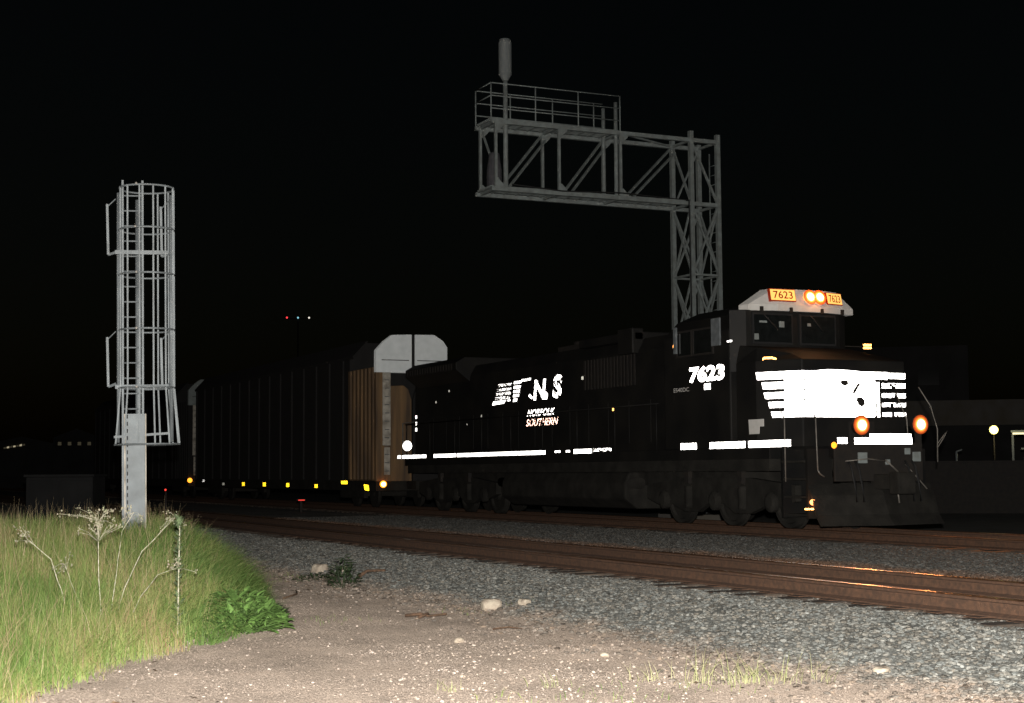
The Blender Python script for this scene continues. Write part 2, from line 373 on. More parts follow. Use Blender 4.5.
# ------------------------------------------------------------------ railway tracks
RT = .45
def rail_prof(y):
    return [(y-.07, RT-.172), (y+.07, RT-.172), (y+.07, RT-.155), (y+.012, RT-.13), (y+.012, RT-.045), (y+.036, RT-.035), (y+.036, RT-.012), (y-.036, RT-.012), (y-.036, RT-.035), (y-.012, RT-.045), (y-.012, RT-.13), (y-.07, RT-.155)]
def track(yc, x0, x1, ties_from, label, tie_y=(-1.3, 1.3)):
    t = empty('railway_track', (0, yc, .2), label, 'railway track')
    for s in (-1, 1):
        y = yc+s*.7525
        r = MB().prism([(x0, a, b) for a, b in rail_prof(y)], (x1-x0, 0, 0)).build('rail', RUST, t)
        MB().box(x0, x1, y-.034, y+.034, RT-.0118, RT).build('rail_head', HEAD, r)
    xx = ties_from; k = 0; rest = MB()
    while xx > x0:
        a = random.uniform(-.05, .05); dz = random.uniform(-.012, .006); dx = random.uniform(-.03, .03)
        o = MB() if k < 98 else rest
        p = [(xx-.115, yc+tie_y[0]+a), (xx+.115, yc+tie_y[0]+a+random.uniform(-.02, .02)), (xx+.115+dx, yc+tie_y[1]), (xx-.115+dx, yc+tie_y[1])]
        o.prism([(u, v, .08) for u, v in p], (0, 0, .196+dz))
        if k < 98:
            q = o.build('tie', TIE, t, bevel=.01)
            if k < 45:
                for s in (-1, 1):
                    pl = MB(); y = yc+s*.7525; pl.box(xx-.09, xx+.09, y-.19, y+.19, .277, .285)
                    pl.build('tie_plate', RUST, q)
        xx -= .53; k += 1
    if rest.v: tag(rest.build('distant_ties', TIE, t), kind='stuff')
    return t
track(-6.55, -120, 26, 15.2, 'rusty empty railway track nearest the dirt path with dark tie ends')
track(.0+1.42, -160, 40, 8.0, 'dim railway track under the black locomotive')

# ------------------------------------------------------------------ locomotive
W = 2.85; YC = W/2
loco = empty('locomotive', (0, YC, RT), 'black freight locomotive numbered 7623 with blazing white nose markings and orange lights', 'locomotive')
deck = MB().box(-20.6, -1.45, 0, W, 1.78, 2.0).box(-1.45, -.05, .5, W-.5, 1.78, 2.0).box(-21.2, -20.6, .4, W-.4, 1.78, 2.0).build('walkway_deck', BLACK, loco, bevel=.01)
sill = MB().box(-20.4, -1.5, .02, W-.02, 1.55, 1.78).box(-19.2, -3.2, .5, W-.5, 1.25, 1.55).build('underframe', GRIME, loco)
for a, b in [(-21.17, -20.91), (-20.78, -19.32), (-19.21, -18.87), (-18.26, -16.66), (-16.56, -15.66), (-15.59, -14.25), (-14.21, -12.66), (-12.6, -11.04)]:
    MB().box(a, b, -.02, -.005, 1.985, 2.085).build('reflective_tape', RET, loco)
for a, b in [(-10.5, -10.23), (-9.91, -9.73)]:
    MB().box(a, b, -.02, -.005, 2.02, 2.07).build('reflective_tape', RETS, loco)
MB().box(-9.5, -8.62, -.02, -.005, 1.985, 2.085).build('reflective_tape', RET, loco)
MB().box(-8.54, -7.68, -.02, -.005, 2.02, 2.09).build('reflective_tape', RETP, loco)
for a, b in [(-4.65, -4.04), (-3.53, -2.26), (-2.13, -.75)]:
    MB().box(a, b, -.02, -.005, 2.0, 2.13).build('reflective_tape', RET, loco)
# long hood with its doors, radiator wings and roof gear
HY = .45
pr = [(HY, 2.0), (HY, 4.25), (HY+.18, 4.55), (W-HY-.18, 4.55), (W-HY, 4.25), (W-HY, 2.0)]
hood = MB().prism([(-20.9, a, b) for a, b in pr], (15.5, 0, 0)).build('long_hood', BLACK, loco, bevel=.03)
for i in range(15):
    x0 = -20.3+i*.98
    if x0 > -6.6: break
    f = MB().box(x0, x0+.9, HY-.012, HY-.002, 2.2, 3.15).build('hood_door', BLACK, hood, bevel=.01)
    MB().box(x0+.8, x0+.84, HY-.035, HY-.012, 2.6, 2.75).build('latch', DARKST, f) if False else None
wing = MB().prism([(-20.6, a, b) for a, b in [(HY-.01, 4.1), (.02, 4.42), (.02, 4.62), (.3, 4.78), (W-.3, 4.78), (W-.02, 4.62), (W-.02, 4.42), (W-HY+.01, 4.1)]], (3.9, 0, 0)).build('radiator_wing', BLACK, loco, bevel=.02)
gr = MB().box(-20.45, -16.97, .006, .0185, 4.41, 4.438)
for i in range(18): gr.box(-20.45+i*.2, -20.37+i*.2, .0, .018, 4.44, 4.6)
gr.build('radiator_grille', DARKST, wing)
MB().box(-12.2, -11.0, .95, W-.95, 4.55, 4.72).tube([(-11.6, YC, 4.7), (-11.6, YC, 4.83)], .3, 18).build('exhaust_stack', DARKST, loco)
MB().box(-9.9, -7.2, .35, W-.35, 4.5, 4.7).box(-7.9, -7.2, .3, .6, 4.2, 4.78).build('brake_grid_housing', BLACK, loco, bevel=.03)
lv = MB()
for i in range(16): lv.box(-9.8+i*.16, -9.72+i*.16, HY-.03, HY-.01, 3.5, 4.2)
lv.build('louvre_panel', DARKST, hood)
# side emblem: flag stripes, horse-shaped gap, N and S letters, all in worn film at HY-.02
def hoodplate(pts, name, m, par): return MB().prism([(x, HY-.006, z) for x, z in pts], (0, -.006, 0)).build(name, m, par)
emb = hoodplate([(-15.18, 3.36), (-14.42, 3.38), (-14.3, 3.47), (-15.1, 3.46)], 'side_emblem', RET, loco)
def hp(x0, x1, z0, z1, m, sl=.0): hoodplate([(x0, z0), (x1, z0), (x1+sl, z1), (x0+sl, z1)], 'emblem_stripe', m, emb)
hp(-14.22, -14.02, 3.43, 3.47, RETS)
hp(-13.85, -13.62, 3.40, 3.48, RET, .03)
for i, z in enumerate((3.52, 3.63, 3.74, 3.86)):
    hp(-13.85+.02*i, -13.5+.05*i, z, z+.07, RET if i < 3 else RETS, .03)
    hp(-14.98+.06*i, -14.05+.04*i, z-.02, z+.045, RETP)
    hp(-14.98+.06*i, (-14.78, -14.86, -14.72, -14.74)[i], z-.01, z+.03, RET)
hp(-13.3, -13.0, 3.90, 3.96, RETS)
hp(-12.95, -12.75, 3.91, 3.97, RETS)
hoodplate([(-12.9, 3.50), (-12.72, 3.42), (-12.66, 3.47), (-12.84, 3.56)], 'emblem_stripe', RET, emb)
lf = MB(); text_mesh('N', lambda u, v: (-12.6+u, HY-.014, 3.38+v), .52, lf, shear=.12, offset=.03, width=.72)
lf.build('emblem_letter', RETS, emb)
lf = MB(); text_mesh('S', lambda u, v: (-11.5+u, HY-.014, 3.38+v), .58, lf, shear=.12, offset=.05, width=.52)
lf.build('emblem_letter', RETW, emb)
MB().lathe((-11.9, HY-.004, 3.47), (0, -1, 0), [(0, .10), (.012, .10)], 16).build('emblem_spot', RET, emb)
lf = MB(); text_mesh('NORFOLK', lambda u, v: (-13.0+u, HY-.014, 2.98+v), .17, lf, shear=.35, offset=.02, width=1.62)
lf.build('side_lettering', RETS, loco)
lf = MB(); text_mesh('SOUTHERN', lambda u, v: (-13.05+u, HY-.014, 2.73+v), .18, lf, shear=.35, offset=.012, width=1.85)
lf.build('side_lettering', RETR, loco)
# small bright things on the side
for xx, zz, s_, m, yy in [(-20.79, 3.24, .05, RET, HY), (-20.79, 3.04, .05, RET, HY), (-20.79, 2.86, .055, RET, HY), (-8.37, 3.0, .045, RETO, HY), (-8.82, 3.76, .04, RETO, HY), (-7.9, 4.24, .035, RETO, HY), (-16.9, 2.9, .02, RETDOT, HY), (-9.9, 3.8, .04, RETDOT, HY), (-15.9, 3.1, .03, RETDOT, HY), (-19.2, 3.62, .03, RETDOT, HY), (-18.2, 3.9, .03, RETDOT, HY)]:
    MB().box(xx-s_, xx+s_, yy-.016, yy-.002, zz-s_, zz+s_).build('side_reflector', m, loco)
MB().lathe((-20.3, -.03, 2.36), (1, -1, 0), [(0, .13), (.02, .15), (.03, .14)], 18).build('rear_marker_disc', RETN, loco)
# cab
CZ = 4.62
cab = MB().prism([(-5.35, a, b) for a, b in [(0.02, 2.0), (0.02, 4.35), (.35, CZ+.08), (.9, 4.93), (W-.9, 4.93), (W-.35, CZ+.08), (W-.02, 4.35), (W-.02, 2.0)]], (2.55, 0, 0)).build('cab', BLACK, loco, bevel=.03)
def sidewin(x0, x1, z0, z1):
    f = MB()
    for a in ((x0-.04, x1+.04, z1, z1+.04), (x0-.04, x1+.04, z0-.04, z0), (x0-.04, x0, z0, z1), (x1, x1+.04, z0, z1)): f.box(a[0], a[1], -.02, .018, a[2], a[3])
    fo = f.build('cab_window', DARKST, cab); MB().box(x0, x1, .0, .016, z0, z1).build('pane', GLASS, fo)
sidewin(-4.75, -4.2, 3.95, 4.42); sidewin(-4.1, -3.4, 3.95, 4.42)
MB().box(-4.82, -4.72, -.06, -.02, 4.0, 4.55).build('window_deflector', PGLASS, cab)
MB().box(-3.28, -2.98, -.10, -.06, 4.05, 4.6).box(-3.2, -3.1, -.06, .02, 4.2, 4.24).build('side_mirror', PGLASS, cab)
nm = MB(); text_mesh('7623', lambda u, v: (-4.29+u, -.004, 3.36+v), .33, nm, offset=.045, width=1.33, shear=.05)
nm.build('cab_number', RETN, cab)
MB().box(-3.72, -3.5, -.004, .012, 3.2, 3.32).build('cab_sticker', RETN, cab)
nm = MB(); text_mesh('ES40DC', lambda u, v: (-4.95+u, .012, 3.2+v), .085, nm, width=.62); nm.build('cab_lettering', WHITEP, cab)
MB().prism([(x_, -.002, z_) for x_, z_ in [(-2.14, 2.54), (-1.63, 2.54), (-1.63, 2.40), (-1.77, 2.40), (-1.79, 2.26), (-2.12, 2.26)]], (0, .012, 0)).build('cab_notice', WHITEP, cab)
MB().box(-4.9, -4.8, -.02, .018, 4.14, 4.2).build('side_reflector', RETO, cab)
MB().box(-2.82, -2.7, -.02, .018, 4.1, 4.13).build('side_reflector', RET, cab)
# front face of the cab, windscreens and white visor carrying number boards and headlights
ff = [(-2.8, .02), (-2.62, .3), (-2.55, .9), (-2.55, 2.1), (-2.68, 2.6), (-2.8, W-.02)]
MB().prism([(a, b, 3.5) for a, b in ff], (0, 0, 1.24)).build('cab_front', BLACK, cab, bevel=.01)
for y0, y1 in ((.42, 1.3), (1.55, 2.35)):
    f = MB().box(-2.56, -2.515, y0-.04, y1+.04, 4.06, 4.68).build('windscreen', RUBBER, cab)
    MB().box(-2.512, -2.50, y0, y1, 4.1, 4.64).build('pane', GLASS, f)
    MB().tube([(-2.485, y0+.2, 4.66), (-2.48, (y0+y1)/2+.1, 4.35)], .012, 6).build('wiper', DARKST, f)
vb = [(-2.9, .32), (-2.62, .36), (-2.46, .95), (-2.46, 2.0), (-2.62, 2.68), (-2.72, 2.98), (-2.95, 2.98)]
vtp = [(-2.95, .88), (-2.80, .92), (-2.64, 1.0), (-2.64, 2.15), (-2.76, 2.5), (-2.80, 2.62), (-2.95, 2.62)]
v_ = [(a, b, 4.73-.0*b) for a, b in vb]+[(a, b, 4.85) for a, b in vb]+[(a, b, 5.19) for a, b in vtp]
n_ = len(vb); fs = [tuple(range(n_))[::-1], tuple(range(2*n_, 3*n_))]
for L_ in (0, 1):
    fs += [(L_*n_+i, L_*n_+(i+1) % n_, (L_+1)*n_+(i+1) % n_, (L_+1)*n_+i) for i in range(n_)]
visor = MB().add(v_, fs).build('cab_visor', WHITEP, cab)
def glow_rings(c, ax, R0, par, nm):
    """nested glowing discs that paint a glare halo round the bulb, dimmer and redder towards the rim"""
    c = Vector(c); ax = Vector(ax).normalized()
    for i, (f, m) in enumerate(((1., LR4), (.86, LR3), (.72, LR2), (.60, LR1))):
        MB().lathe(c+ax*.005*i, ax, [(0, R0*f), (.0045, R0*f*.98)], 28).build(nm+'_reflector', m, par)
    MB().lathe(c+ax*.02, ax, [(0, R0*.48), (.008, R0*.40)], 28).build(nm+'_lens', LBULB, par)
def board(c, yr, wd, hg, tilt):
    """c centre, yr yaw of normal; frame, glowing plate and dark digits"""
    nrm = Vector((math.cos(yr)*math.cos(tilt), math.sin(yr)*math.cos(tilt), math.sin(tilt))); ux = Vector((-math.sin(yr), math.cos(yr), 0)); uz = nrm.cross(ux); c = Vector(c)
    def q(hw, hh, d): return [c+ux*a*hw+uz*b*hh+nrm*d for a, b in ((-1, -1), (1, -1), (1, 1), (-1, 1))]
    fr = MB().prism(q(wd/2+.016, hg/2+.016, -.06), nrm*.07).build('number_board', LRED, visor)
    gl = MB().prism(q(wd/2, hg/2, .011), nrm*.006).build('board_glass', LBOARD, fr)
    t = MB(); text_mesh('7623', lambda u, v: c+ux*(u-wd*.40)+uz*(v-hg*.36)+nrm*.02, hg*.72, t, offset=.012, width=wd*.80); t.build('board_digits', LRED, fr)
board((-2.49, 1.09, 5.045), 0, .58, .22, .2)
board((-2.60, 2.42, 5.03), .25, .44, .22, .2)
hl = MB().prism([(-2.46, 1.62, 4.9), (-2.46, 2.08, 4.9), (-2.56, 2.08, 5.14), (-2.56, 1.62, 5.14)], (-.15, 0, 0)).build('headlight_housing', WHITEP, visor)
for y in (1.73, 1.96):
    a = MB().lathe((-2.50, y, 5.02), (1, 0, .25), [(-.02, .125), (.035, .135), (.04, .125)], 20).build('headlight', LHRIM, hl)
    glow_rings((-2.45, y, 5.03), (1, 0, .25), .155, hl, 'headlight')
for y in (.55, 1.25, 2.0, 2.5): MB().box(-2.47, -2.44, y-.02, y+.05, 4.70, 4.80).build('visor_clip', DARKST, visor)
fm = MB().box(-2.9, -2.86, W-.02, W+.5, 4.09, 4.11).build('far_side_mirror', DARKST, cab)
for z in (4.06, 4.12): MB().box(-2.9, -2.83, W+.51, W+.67, z, z+.04).build('mirror_reflector', RETO, fm)
for y, z, a, b in ((.62, 4.5, .09, .02), (1.06, 4.46, .06, .06), (.46, 4.2, .05, .06), (1.72, 4.47, .04, .03)): MB().box(-2.499, -2.49, y-a, y+a, z-b, z+b).build('cab_interior_bit', GALVD, cab)  # pale plates on the panes stand in for cab interior bits
# nose, chamfered on the near side
NP = [(-1.9, 0.03), (-1.05, .5), (-1.0, 2.4), (-1.0, 2.87)]
nose_plan = [(-2.6, .03)]+NP+[(-2.6, 2.87)]
nb = [(a, b, 2.0) for a, b in nose_plan]; nm_ = [(a, b, 3.66) for a, b in nose_plan]; ntp = [(-2.6, .12, 4.02), (-2.1, .2, 3.95), (-1.55, .62, 3.8), (-1.5, 2.3, 3.8), (-1.5, 2.7, 3.8), (-2.6, 2.78, 4.02)]
n_ = 6; fs = [tuple(range(n_))[::-1], tuple(range(2*n_, 3*n_))]
for L_ in (0, 1): fs += [(L_*n_+i, L_*n_+(i+1) % n_, (L_+1)*n_+(i+1) % n_, (L_+1)*n_+i) for i in range(n_)]
nose = MB().add(nb+nm_+ntp, fs).build('nose', BLACK, loco, bevel=.02)
def npt(u, z, d=.008):
    for a, b in zip(NP, NP[1:]):
        L_ = math.dist(a, b)
        if u <= L_ or b is NP[-1]:
            t = u/L_; n = Vector((b[1]-a[1], -(b[0]-a[0]), 0)).normalized()
            return Vector((a[0]+(b[0]-a[0])*t, a[1]+(b[1]-a[1])*t, z))+n*d
        u -= L_
CUTS = [0.0]
for a, b in zip(NP, NP[1:]): CUTS.append(CUTS[-1]+math.dist(a, b))
def nstrip(u0, u1, z0, z1, name, m, par, sl=0.0, d=.006):
    """band on the nose following its chamfers; sl slants the left end"""
    us = [u0]+[c for c in CUTS if u0+.02 < c < u1-.02]+[u1]; mb = MB()
    for a, b in zip(us, us[1:]):
        e = .0005
        a0 = a+sl if a == u0 else a; p = [npt(a0+e, z0, d), npt(b-e, z0, d), npt(b-e, z1, d), npt(a+e, z1, d)]
        n = (npt(a+e, z0, d+1)-npt(a+e, z0, d)); mb.prism(p, n*.006)
    return mb.build(name, m, par)
rows = [(3.295, 3.44), (3.11, 3.24), (2.925, 3.045), (2.75, 2.86), (2.565, 2.675)]
lefts = [.0, .12, .165, .25, .31]
emb2 = nstrip(.0, 2.92, 3.295, 3.44, 'nose_emblem', RETN, nose, sl=.03)
for q, (u, z, a, b) in enumerate([(3.05, 3.12, .05, .05), (2.98, 3.19, .03, .03), (3.10, 2.98, .03, .05), (3.04, 2.94, .05, .02), (3.0, 2.80, .04, .04), (3.12, 2.84, .04, .02), (3.02, 2.60, .03, .07), (3.2, 2.60, .012, .05), (3.09, 3.2, .03, .02), (2.90, 2.76, .03, .02)]): nstrip(u-a, u+a, z-b, z+b, 'emblem_scuff', BLACK, nose, d=.021)
for i in range(1, 5): nstrip(lefts[i], 2.60, rows[i][0], rows[i][1], 'emblem_stripe', RETN, emb2, sl=.03)
# pale horse emblem with painted bloom closing the gaps between the stripes
field = MB()
def nplate(pts, m, name, par, d):
    n = npt(1.5, 3, d+1)-npt(1.5, 3, d)
    return MB().prism([npt(u, z, d) for u, z in pts], n*.005).build(name, m, par)
nplate([(1.02, 2.60), (2.35, 2.58), (2.62, 2.60), (2.62, 3.40), (2.1, 3.46), (1.55, 3.47), (1.02, 3.42)], RETN, 'emblem_bloom', emb2, .013)
nstrip(.60, .985, 2.66, 3.40, 'emblem_bloom', RETN, emb2, d=.013)
nplate([(1.80, 3.24), (1.86, 3.27), (1.98, 3.26), (2.0, 3.20), (1.92, 3.16), (1.85, 3.18)], DARKST, 'emblem_mark', emb2, .02)
nplate([(2.08, 3.02), (2.14, 3.02), (2.27, 3.20), (2.22, 3.22), (2.12, 3.10)], DARKST, 'emblem_mark', emb2, .02)
nplate([(2.16, 2.92), (2.22, 2.80), (2.30, 2.76), (2.37, 2.82), (2.36, 2.90), (2.26, 2.96)], DARKST, 'emblem_mark', emb2, .02)
for u0, u1 in ((2.66, 2.72),): nstrip(u0, u1, 2.57, 3.24, 'emblem_bar', RETN, emb2)
for i in range(5): nstrip(2.95 if i == 0 else 2.78, 3.345, rows[i][0]+.02, rows[i][1]-.012, 'emblem_stripe', RET if i == 0 else RETS, emb2)
for i in range(1, 5):
    nstrip(3.2, 3.33, rows[i][0]+.03, rows[i][1]-.03, 'emblem_stripe', RETN, emb2, d=.014)
    nstrip(2.80, 2.93+.03*(i % 2), rows[i][0]+.03, rows[i][1]-.03, 'emblem_stripe', RETN, emb2, d=.014)
MB().tube([(-1.78, .12, 3.68), (-1.74, .10, 3.71), (-1.6, .2, 3.71), (-1.56, .27, 3.68)], .022, 6).build('grab_iron', RETO, nose)
MB().box(-1.72, -1.7, .2, .25, 3.6, 3.7).build('nose_reflector', RETDOT, nose)
MB().box(-.995, -.985, 1.5, 2.1, 2.02, 2.48).build('nose_door', DARKST, nose, bevel=.01)
# front platform, steps, plow, coupler
MB().box(-.05, 0, .42, W-.42, 1.35, 2.06).build('end_plate', DARKST, loco, bevel=.01)
MB().box(.001, .014, .87, 2.18, 2.03, 2.15).build('front_reflective_tape', RETN, loco)
MB().box(.001, .02, 1.22, 2.16, 2.15, 2.22).build('front_reflective_tape', RETN, loco)  # extra strip thickening the tape into its bloom
MB().box(.001, .016, .49, .70, 2.04, 2.15).build('front_reflective_tape', RET, loco)
MB().lathe((.002, .41, 2.01), (1, 0, 0), [(0, .06), (.02, .05)], 12).build('amber_marker', LAMB, loco)
pl = MB(); n_ = 6
prof = [(-.15, 1.3), (-.02, 1.1), (.10, .75), (.25, .55)]
for s in (1, -1):
    for (xa, za), (xb, zb) in zip(prof, prof[1:]):
        y0, y1 = YC, YC+s*1.4
        pl.prism([(xa+.12, y0, za), (xa-.15, y1, za), (xb-.15, y1, zb), (xb+.15, y0, zb)], (-.03, 0, 0))
plow = pl.build('snow_plow', GRIME, loco)
for y in (.35, W-.35):
    for i, z in enumerate((.72, 1.05, 1.38, 1.70)):
        MB().box(-1.05, -.35, y-.3-.02*i, y+.22, z, z+.04).build('corner_step', GRIME, loco)
    for xx in (-1.12, -.34): MB().box(xx, xx+.06, y-.33, y+.22, .68, 1.95).build('step_side', BLACK, loco)
MB().box(-.1, .55, YC-.14, YC+.14, 1.2, 1.48).box(.5, .78, YC-.2, YC+.2, 1.12, 1.52).build('coupler', GRIME, loco, bevel=.03)
for y in (.7, .86, 2.0, 2.16):
    MB().tube([(.02, y, 1.72), (.12, y, 1.6), (.2, y+.02, 1.25), (.16, y+.08, .98)], .022, 8).build('brake_hose', RUBBER, loco)
for yy, zz, s_ in ((1.03, 1.78, .10), (2.06, 1.90, .06), (2.27, 1.80, .09), (1.6, 1.70, .05)):
    MB().box(.0, .04, yy-s_, yy+s_, zz-s_, zz+s_).build('end_plate_socket', GALVD, loco, bevel=.01)
MB().tube([(.05, .62, 1.72), (.09, 1.1, 1.76), (.09, 1.5, 1.72)], .012, 6).tube([(.08, 1.5, 1.74), (.12, 1.75, 1.52)], .016, 6).tube([(.03, 2.0, 1.66), (.2, 2.35, 1.2)], .012, 6).build('uncoupling_lever', BARST, loco)
# handrails
for name, pts, r in [
    ('handrail', [(.02, -.0+.03, 1.56), (.0, .03, 2.0), (.0, .02, 2.5), (-.1, .06, 2.58)], .013),
    ('handrail', [(-.86, -.06, 1.35), (-.86, -.06, 2.5), (-.95, -.03, 2.6), (-1.1, .0, 2.7)], .013),
    ('handrail', [(.02, .17, 1.44), (.02, .07, 1.50), (.02, .03, 1.56)], .014),
    ('handrail', [(.0, 2.78, 1.70), (.0, 2.80, 2.32), (-.02, 2.66, 2.75), (-.05, 2.42, 3.10)], .012),
    ('handrail', [(.0, 2.80, 2.05), (.05, 2.9, 2.2), (.05, 2.98, 2.28), (.05, 2.9, 2.15), (.0, 2.80, 1.98)], .010),
    ('handrail', [(-.05, 2.15, 2.0), (-.05, 2.12, 2.5), (-.2, 2.0, 3.0)], .012),
    ('handrail', [(.3, 1.62, .95), (.25, 1.62, 1.25)], .016)]:
    MB().tube(pts, r, 8).build(name, BARST, loco)
for y in (-.0+.02, W-.02):
    h = MB().tube([(-20.6, y, 3.0), (-5.6, y, 3.0)], .016, 6)
    h.build('side_handrail', BLACK, loco)
    for i in range(9): MB().tube([(-20.5+i*1.85, y, 2.0), (-20.5+i*1.85, y, 3.0)], .016, 6).build('handrail_post', BLACK, loco)
MB().tube([(-20.9, .05, 2.0), (-20.9, .05, 3.05), (-20.9, .5, 3.1)], .02, 6).build('handrail', BARST, loco)
# ditch lights: lamp body, painted glare halo and bulb
for y, z in ((1.04, 2.38), (2.40, 2.40)):
    a = MB().lathe((-.16, y, z), (1, 0, 0), [(0, .08), (.04, .15), (.16, .185)], 22).box(-.12, -.04, y-.05, y+.05, 2.0, z-.1).build('ditch_light', DARKST, loco)
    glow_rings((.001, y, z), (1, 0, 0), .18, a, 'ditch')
# trucks
def wheel(x, y, par, s):
    MB().lathe((x, y, RT+.51), (0, s, 0), [(-.065, .16), (-.06, .42), (-.075, .45), (-.075, .545), (-.045, .545), (-.035, .515), (.07, .505), (.07, .43), (.02, .40), (.03, .17), (.12, .15), (.12, 0)], 32).build('wheel', GRIME, par)
def truck(xc):
    t = MB().box(xc-2.5, xc+2.5, .85, W-.85, .95, 1.25).build('truck', GRIME, loco)
    for s, y in ((-1, .28), (1, W-.28)):
        out = [(xc-2.75, 1.28), (xc-2.75, .98), (xc-2.3, .86), (xc-1.7, .86), (xc-1.2, .72), (xc-.7, .72), (xc-.3, .9), (xc+.3, .9), (xc+.7, .72), (xc+1.2, .72), (xc+1.7, .86), (xc+2.3, .86), (xc+2.75, .98), (xc+2.75, 1.28), (xc+1.2, 1.42), (xc-1.2, 1.42)]
        MB().prism([(a, y-.07, b) for a, b in out], (0, .14, 0)).build('side_frame', GRIME, t)
        for k in (-2, 0, 2):
            MB().lathe((xc+k, y-s*-.02, RT+.51), (0, s, 0), [(0, .2), (.1, .2), (.14, .12), (.14, 0)], 14).build('axle_box', GRIME, t)
            wheel(xc+k, YC+s*.76, t, s)
        for k in (-1, 1):
            MB().tube([(xc+k+.0, y+s*.06, .8+i*.05) for i in range(0, 10)], .11, 10).build('spring', GRIME, t)
            MB().box(xc+k-.08, xc+k+.08, y+s*.1-.05, y+s*.1+.05, 1.3, 1.62).build('brake_cylinder', DARKST, t)
truck(-3.7); truck(-17.2)
tk = [(.25, 1.55), (.12, 1.3), (.12, .95), (.45, .72), (W-.45, .72), (W-.12, .95), (W-.12, 1.3), (W-.25, 1.55)]
MB().prism([(-13.9, a, b) for a, b in tk], (6.6, 0, 0)).build('fuel_tank', GRIME, loco, bevel=.05)
MB().tube([(-14.3, .3, 1.3), (-6.9, .3, 1.3)], .12, 12).build('air_reservoir', GRIME, loco)
MB().lathe((-.2, .05, .98), (1, -.3, 0), [(0, .05), (.05, .06), (.06, .05)], 12).build('wheel_glow_disc', LWGLOW, loco)  # glowing disc and amber patch added for an orange glow by the wheel
MB().box(-.34, -.27, -.02, .2, .84, .87).build('wheel_glow_patch', RETO, loco)
# real beams of the locomotive's lamps, then two added glow lamps
for i, (p, e, c, aim) in enumerate([((.08, 1.04, 2.38), 520, (1, .34, .10), (30, -1.5, .2)), ((.08, 2.40, 2.40), 520, (1, .34, .10), (30, 1.5, .2)), ((-2.38, 1.85, 5.05), 300, (1, .6, .3), (60, 1.4, .2))]):
    L_ = bpy.data.lights.new('locomotive_beam', 'SPOT'); L_.energy = e; L_.color = c; L_.spot_size = R(95); L_.spot_blend = .9; L_.shadow_soft_size = .1
    o = bpy.data.objects.new('locomotive_beam', L_); col.objects.link(o); o.location = p
    o.rotation_euler = (Vector(aim)-Vector(p)).to_track_quat('-Z', 'Y').to_euler()
L_ = bpy.data.lights.new('wheel_glow', 'POINT'); L_.energy = 2.2; L_.color = (1, .4, .15); L_.shadow_soft_size = .03  # lamp added to cast the orange glow by the front wheel
o = bpy.data.objects.new('wheel_glow', L_); col.objects.link(o); o.location = (-.12, -.06, .98)
L_ = bpy.data.lights.new('visor_spill', 'POINT'); L_.energy = 9; L_.color = (1, .42, .14); L_.shadow_soft_size = .05  # lamp added ahead of the visor for orange spill round the headlights
o = bpy.data.objects.new('visor_spill', L_); col.objects.link(o); o.location = (-2.2, 1.85, 5.1)

